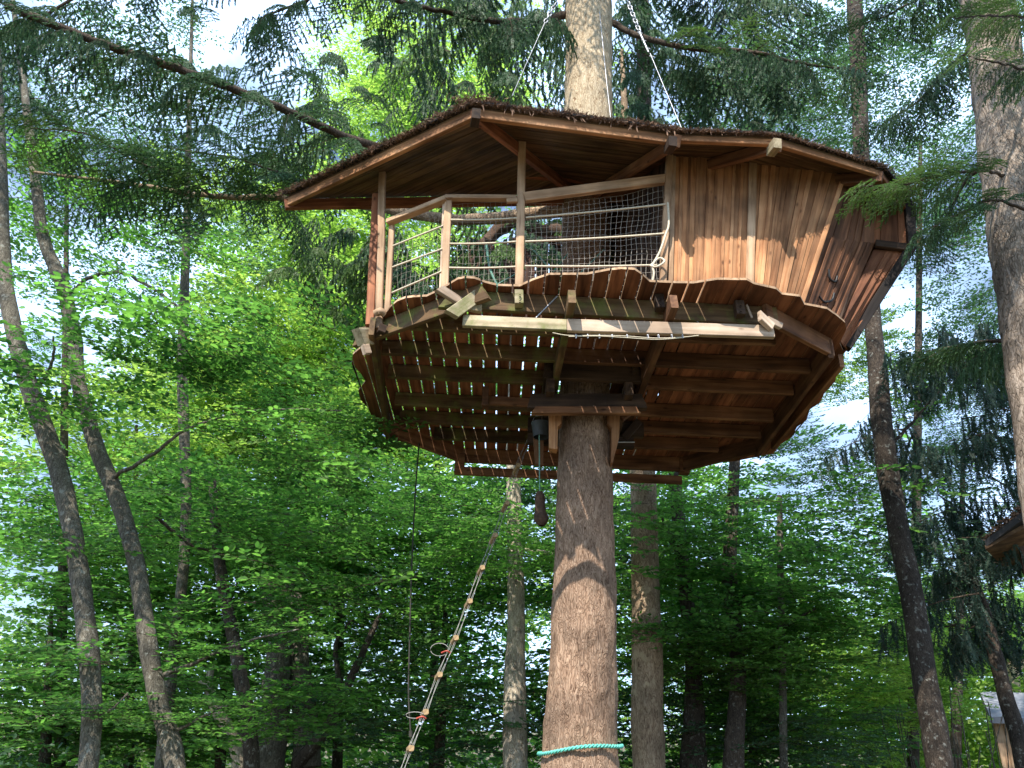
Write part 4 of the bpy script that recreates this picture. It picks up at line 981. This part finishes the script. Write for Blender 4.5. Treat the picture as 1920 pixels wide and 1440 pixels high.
spruce_limb(RC, [(1980, 120, 6.6), (1930, 130, 6.0), (1880, 120, 5.7), (1830, 110, 5.5)], .02, .008, ['fresh', 'main'], dens=.07, smin=.35, smax=.6, start=.05)
spruce_limb(RC, [(1930, 395, 7.0), (1860, 375, 6.8), (1800, 400, 6.7), (1740, 430, 6.6)], .02, .008, ['main', 'fresh'], dens=.08, smin=.35, smax=.6, start=.2)
spruce_limb(RC, [(1900, 300, 7.5), (1820, 330, 8.2), (1760, 430, 8.9), (1705, 470, 9.5)], .03, .01, ['main', 'hang'], dens=.12, start=.3, smin=.4, smax=.8)
spruce_limb(RC, [(1850, 60, 7.7), (1790, 120, 8.4), (1720, 190, 9.0), (1660, 230, 9.6)], .03, .01, ['main', 'hang'], dens=.11, start=.2, smin=.5, smax=.9)
spruce_limb(RC, [(1860, -40, 7.7), (1760, -20, 8.4), (1660, 30, 9.2), (1560, 60, 9.8)], .03, .01, ['main', 'hang'], dens=.11, start=.2, smin=.5, smax=.9)
spruce_limb(RC, [(1935, 640, 7.3), (1860, 640, 8.0), (1790, 650, 8.8), (1740, 660, 9.4)], .03, .01, ['main', 'hang'], dens=.12, start=.2, smin=.4, smax=.8)
# drooping spruce in front of the sky at the right, with its leaning stem
DS = new_tree('drooping_spruce', (Y(1900, 1440, 11).x, 11), 'slender leaning spruce with dark curtains of hanging twigs by the right edge')
trunk(DS, [(1806, 1010, 12, 11.5), (1816, 1070, 20, 11.4), (1842, 1140, 24, 11.3), (1864, 1220, 25, 11.2), (1884, 1300, 27, 11.1), (1906, 1370, 29, 11.0), (1922, 1440, 32, 10.9)], BARK_ALDER, sides=12)
for k in range(64):
    px, py = random.uniform(1700, 1930), random.uniform(590, 1190)
    if py > 980 and not (1760 < px < 1900): continue
    a = random.uniform(0, 6.28); s_ = random.uniform(.8, 1.5)
    put_bough(DS, 'curtain', Y(px, py, random.uniform(10.5, 12.8)), (math.cos(a), math.sin(a), -.1), s_)
# background spruces behind the roof
BS = new_tree('background_spruce', (Y(1205, 100, 12.4).x, 12.4), 'dark hanging spruce directly behind the trunk above the roof', 'tree', 'spruces behind the treehouse')
trunk(BS, [(1202, -60, 24, 12.4), (1206, 60, 26, 12.4), (1208, 240, 28, 13.2), (1210, 700, 32, 13.6), (1216, 1440, 36, 13.8)], BARK_DARK, sides=10, extend_top=2)
def hang_fill(tree, n, rect, yr, kinds, s=(.9, 1.5), name='bough'):
    x0, x1, y0, y1 = rect
    for k in range(n):
        a = random.uniform(0, 6.283)
        put_bough(tree, random.choice(kinds), Y(random.uniform(x0, x1), random.uniform(y0, y1), random.uniform(*yr)), (math.cos(a), math.sin(a), -.35), random.uniform(*s))
hang_fill(BS, 75, (1140, 1460, -40, 250), (11, 13.6), ['hang', 'main', 'hang'])
BS2 = new_tree('background_spruce', (Y(900, 100, 12.0).x, 12.0), 'sunlit hanging spruce behind the porch roof, left of the trunk', 'tree', 'spruces behind the treehouse')
trunk(BS2, [(1085, -60, 20, 13.2), (1088, 200, 26, 13.2), (1092, 700, 34, 13.2), (1090, 1400, 40, 13.2)], BARK_DARK, sides=10, extend_top=2)
hang_fill(BS2, 70, (720, 1080, -40, 290), (11, 14), ['hang', 'hang', 'lit'])
hang_fill(BS2, 30, (560, 760, 120, 330), (11, 14), ['lit', 'hang', 'main'], (.7, 1.2))
hang_fill(BS2, 36, (700, 1060, 370, 520), (11.5, 14), ['hang', 'lit', 'main'])
hang_fill(BS2, 22, (540, 720, 400, 560), (11.5, 14), ['hang', 'lit', 'main'], (.6, 1.1))
BS3 = new_tree('background_spruce', (Y(200, 300, 13.0).x, 13.0), 'feathery dark spruce at the upper left between the beeches', 'tree', 'spruces behind the treehouse')
trunk(BS3, [(352, 330, 12, 13), (348, 480, 16, 13), (342, 700, 20, 13), (348, 1000, 20, 13)], BARK_GREY, sides=10, extend_top=9)
hang_fill(BS3, 78, (-40, 620, -40, 380), (10.5, 14), ['main', 'fresh', 'main', 'hang', 'main'], (.8, 1.4))

# middle and far broadleaved trees: each its own trunk and crown
far = [  # label, trunk px, y, kind, rects
    ('sunlit yellow-green tree filling the gap left of the porch', 640, 20, 'light', [(16, (440, 760, 380, 700)), (13, (420, 760, 640, 900))], (1.3, 1.9)),
    ('sunlit yellow-green tree behind the two leaning beeches', 250, 21, 'light', [(7, (60, 440, 640, 820)), (6, (60, 460, 780, 950))], (1.2, 1.8)),
    ('bright tree crown showing above the porch roof', 820, 22, 'light', [(14, (620, 1040, 60, 300))], (1.3, 1.9)),
    ('mid-green tree low behind the rope ladder', 830, 18, 'mid', [(9, (640, 1040, 880, 1120)), (8, (620, 1040, 1080, 1400))], (1.1, 1.6)),
    ('mid-green tree low at the left behind the edge beech', 90, 17, 'mid', [(8, (-60, 300, 900, 1150)), (10, (-60, 320, 1130, 1420))], (1.0, 1.5)),
    ('mid-green tree low behind the slim dark beech', 420, 19, 'mid', [(8, (240, 660, 900, 1120)), (10, (240, 680, 1100, 1420))], (1.1, 1.6)),
    ('shadowy tree low behind the big brown trunk', 1120, 18, 'dark', [(12, (960, 1320, 900, 1420))], (1.2, 1.6)),
    ('green tree low behind the forked dark beech', 1420, 19, 'mid', [(6, (1260, 1560, 860, 1060)), (9, (1280, 1640, 1050, 1420))], (1.1, 1.6)),
    ('hazy pale tree low at the right behind the leaning trunk', 1640, 22, 'light', [(15, (1560, 1960, 1150, 1460))], (1.3, 1.9)),
    ('small-leaved tree showing white sky at the upper right', 1720, 17, 'small', [(9, (1380, 1600, 60, 260)), (10, (1640, 1900, 180, 560))], (1.0, 1.4)),
    ('small-leaved tree showing white sky at the upper left', 120, 18, 'small', [(20, (-40, 560, 0, 560))], (1.1, 1.5)),
    ('blue-green tree right of the cabin under the white sky', 1800, 18, 'dark', [(10, (1700, 1940, 560, 900)), (5, (1480, 1800, 840, 1080))], (.9, 1.3)),
]
for label, tx, y, kind, rects, sc in far:
    py0 = sum(q[1][2] + q[1][3] for q in rects) / len(rects) / 2
    leaf_tree('background_tree', label, [(tx + 6, max(py0, 60), 7 * 18 / y, y), (tx, (py0 + 1440) / 2, 15 * 18 / y, y), (tx - 8, 1440, 22 * 18 / y, y)], BARK_DARK,
              [(kind, n, r, (y - 1.8, y + 2.2), sc) for n, r in rects], group='background trees', sides=8, n=5)

# distant woodland as one mass
def wood_mass(name, n, yr, zr, xr, L, mat, seed, dens_fn):
    g = np.random.default_rng(seed); P = []
    while len(P) < n:
        x, y, z = g.uniform(*xr), g.uniform(*yr), g.uniform(*zr)
        v = noise.noise(Vector((x * .28, y * .2, z * .33 + seed))) + .5 * noise.noise(Vector((x * .9, y * .5, z * .9 + seed)))
        if v > dens_fn(x, z): P.append((x, y, z))
    P = np.array(P); N = np.array([0, -.3, 1]) + g.normal(size=(n, 3)) * .7; D = g.normal(size=(n, 3)) * np.array([1, 1, .4])
    V, F = place_leaves(P, D, N, g.uniform(L * .6, L * 1.3, n), 1.1)
    return tag(link(name, mesh_np(name, V, F, mat)), label=name.replace('_', ' ') + ' closing the view between the trunks', cat='woodland', kind='stuff')
wood_mass('distant_woodland', 76000, (27, 40), (-.2, 26), (-32, 34), .30, LEAF, 4, lambda x, z: -.25 + .020 * z + (.055 * max(0, z - 5) if x > 8 else 0) + (.05 * max(0, z - 7) if x < -10 else 0) - (.18 if z < 5.5 else 0))
wood_mass('sunny_distant_woodland', 22000, (25, 34), (-.2, 24), (-14, -1), .26, LEAF_SUN, 9, lambda x, z: -.15 + .004 * z)
# unseen trees added beside the viewer to cut sky light, open towards the sun
for label, tx, ty, cs in (('unseen tall beech added left of the viewer, its crown cutting sky light overhead', -8.5, 1.5, [(-9, 2, 13), (-6.5, 4.5, 16), (-11, 5, 14), (-8, -1, 15), (-5.5, 1, 17), (-12, 0, 12), (-9, 7, 19), (-13, 8, 15), (-7, -4, 13)]),
                          ('unseen tall beech added right of the viewer, its crown cutting sky light overhead', 7.5, 1.0, [(7, 2, 13), (4, 4, 17), (9, 5, 14), (6, -2, 14), (3, 1, 16), (11, 0, 12), (9, 7, 17), (12, 8, 15), (4, -4, 13), (1.5, 3.5, 19)])):
    t = new_tree('shading_beech', (tx, ty), label, 'tree')
    V, F = tube_arrays(catmull([(tx, ty, -.3), (tx + .2, ty, 5), (tx, ty + .2, 11), (tx, ty, 17)], 6), np.linspace(.32, .12, 19), 12, bump=.1); link('trunk', mesh_np('trunk', V, F, BARK_GREY, True), t, Matrix.Identity(4))
    for (a, b_, c_) in cs:
        for _ in range(1): put_cluster(t, 'mid', Vector((a + random.gauss(0, .7), b_ + random.gauss(0, .7), c_ + random.gauss(0, .8))), random.uniform(1.1, 1.5))
# undergrowth
wood_mass('sunny_low_woodland', 30000, (22, 30), (-.2, 9), (-20, 20), .17, LEAF_SUN, 31, lambda x, z: -.05)
wood_mass('sunny_clearing_bushes', 16000, (18.5, 22), (-.2, 6.5), (9, 17), .14, LEAF_SUN, 37, lambda x, z: -.1 + .05 * max(0, z - 4))  # brightness of the clearing comes from the pale leaf colour
wood_mass('unseen_shade_woodland', 20000, (-32, -16), (-.2, 10), (-34, 34), .42, LEAF_D, 21, lambda x, z: -.3)  # added out of sight behind the viewer to block low sky light
wood_mass('undergrowth', 30000, (13, 26), (-.1, 2.6), (-22, 24), .12, LEAF_D, 12, lambda x, z: -.2 + .25 * z + (9 if 8.5 < x < 15 else 0))

# ------------------------------------------------------------------ small treehouse behind, the neighbouring hut and the shed
SH = empty('small_treehouse', Y(1000, 480, 13), 'small red-brown hut with a shaggy roof seen through the porch netting', 'hut')
for k in range(9):
    x0, x1 = 880 + k * 25, 903 + k * 25
    top = 462 if x0 < 940 else 446 + (x0 - 940) * .04
    slab('wall_board', [Y(x0, 600, 13), Y(x1, 600, 13), Y(x1, top, 13), Y(x0, top, 13)], (0, 0, 1), (0, -1, 0), .03, HUTW, SH)
beam('top_beam', Y(985, 449, 12.85), Y(1104, 452, 12.85), .1, .14, HUTW, SH)
pp = catmull([Y(880, 470, 13.2), Y(910, 455, 13.1), Y(945, 425, 13), Y(975, 418, 13), Y(1010, 432, 13), Y(1050, 432, 13), Y(1062, 444, 13)], 5)
V, F = tube_arrays(pp, .14, 12, bump=.6, bscale=6); link('roof', mesh_np('roof', V, F, LOGM, True), SH, Matrix.Identity(4))
p0 = Y(1093, 1000, 13.6); tubes('post', [([Vector((p0.x, p0.y, 12)), Vector((p0.x, p0.y, -.2))], .16)], BARK_DARK, SH, sides=12)

NB = empty('neighbouring_hut', Y(1950, 1100, 10), 'dark corner of a neighbouring wooden hut with shaggy roof at the right edge', 'hut')
ra = [Y(1848, 1026, 10.0), Y(1925, 968, 9.6), Y(2100, 900, 9.6), Y(2100, 1040, 11.2)]
slab('roof_deck', ra, ra[1] - ra[0], (0, -.2, 1), .09, BLACK, NB)
slab('roof_deck', [Y(1848, 1030, 10.0), Y(1880, 1062, 10.8), Y(2110, 1050, 11.4), Y(1930, 985, 9.7)], (1, 0, 0), (0, 0, 1), .05, ROOFB, NB)
tw = [Y(1905, 1010, 10.2), Y(2080, 960, 10.2), Y(2060, 1180, 10.2), Y(1926, 1120, 10.2)]
for k in range(8):
    a0, a1 = k / 8 + .004, (k + 1) / 8 - .004
    slab('wall_board', [tw[3].lerp(tw[2], a0), tw[3].lerp(tw[2], a1), tw[0].lerp(tw[1], a1), tw[0].lerp(tw[1], a0)], (0, 0, 1), (0, -1, 0), .03, CEDAR_RED if k else DARKW, NB)
Ps = []; Ds = []
for _ in range(1600):
    t = random.random(); p = ra[0].lerp(ra[1], t).lerp(ra[3].lerp(ra[2], t), random.random() * .3); Ps.append(tuple(p + Vector((0, 0, .08 + random.random() * .08)))); Ds.append((random.gauss(0, 1), random.gauss(0, 1), random.gauss(0, .5)))
V, F = place_leaves(np.array(Ps), np.array(Ds), rng.normal(size=(len(Ps), 3)), rng.uniform(.04, .1, len(Ps)), .6)
tag(link('roof_litter', mesh_np('roof_litter', V, F, LITTER), NB, Matrix.Identity(4)), kind='stuff')
bp = Y(1926, 1122, 10.2); tubes('post', [([Vector((bp.x + .35, bp.y, bp.z)), Vector((bp.x + .35, bp.y, -.2))], .09)], BARK_DARK, NB, sides=10)

SD = empty('shed', Vector((Y(1900, 1400, 17).x, 17, 0)), 'low wooden shed with grey felt roof at the bottom right corner', 'shed')
ys = 17
r4 = [Y(1838, 1308, ys + 1.2), Y(2020, 1312, ys + 1.2), Y(2020, 1336, ys - .3), Y(1852, 1330, ys - .3)]
slab('roof', [r4[0], r4[1], r4[2] - Vector((0, 0, .25)), r4[3] - Vector((0, 0, .25))], (1, 0, 0), (0, -.3, 1), .12, FELT, SD)
for k in range(10):
    x0, x1 = 1858 + k * 18, 1875 + k * 18
    a, b = Y(x0, 1342, ys), Y(x1, 1342, ys)
    slab('wall_board', [Vector((a.x, ys, -.1)), Vector((b.x, ys, -.1)), b, a], (0, 0, 1), (0, -1, 0), .03, POSTW, SD)
# pale dead birch near the shed
leaf_tree('dead_birch', 'pale barkless birch stub with short arms above the shed roof', [(1893, 1205, 12, 20), (1896, 1235, 18, 20), (1902, 1290, 20, 20), (1904, 1440, 22, 20)], plain('bare_wood', (.62, .46, .36), .8, nscale=6),
          [], [([(1897, 1260, 20), (1882, 1245, 20), (1872, 1228, 20)], .1, .04), ([(1900, 1262, 20), (1915, 1245, 20), (1924, 1230, 20)], .1, .04)], sides=10)
# twiggy bushes at the lower right
for k, (x0, x1, lab) in enumerate(((1720, 1800, 'pale twiggy bush at the foot of the leaning dark trunk'), (1800, 1880, 'pale yellow-green bush in front of the shed wall'))):
    p = Y((x0 + x1) / 2, 1450, 14.5); t = new_tree('bush', (p.x, p.y), lab, 'bush')
    items = []
    for _ in range(26):
        a = random.uniform(0, 6.28); q0 = Vector((p.x + random.gauss(0, .2), p.y + random.gauss(0, .2), -.1)); q1 = q0 + Vector((random.gauss(0, .5), random.gauss(0, .5), random.uniform(1.8, 3.6)))
        items.append((catmull([q0, q0.lerp(q1, .5) + Vector((random.gauss(0, .15), 0, 0)), q1], 3), .009))
    tubes('stem', items, BARK_GREY, t, sides=4)
    for _ in range(4): put_cluster(t, 'light', Y(random.uniform(x0, x1) - 50, random.uniform(1200, 1430), random.uniform(14, 16)), random.uniform(.35, .6))
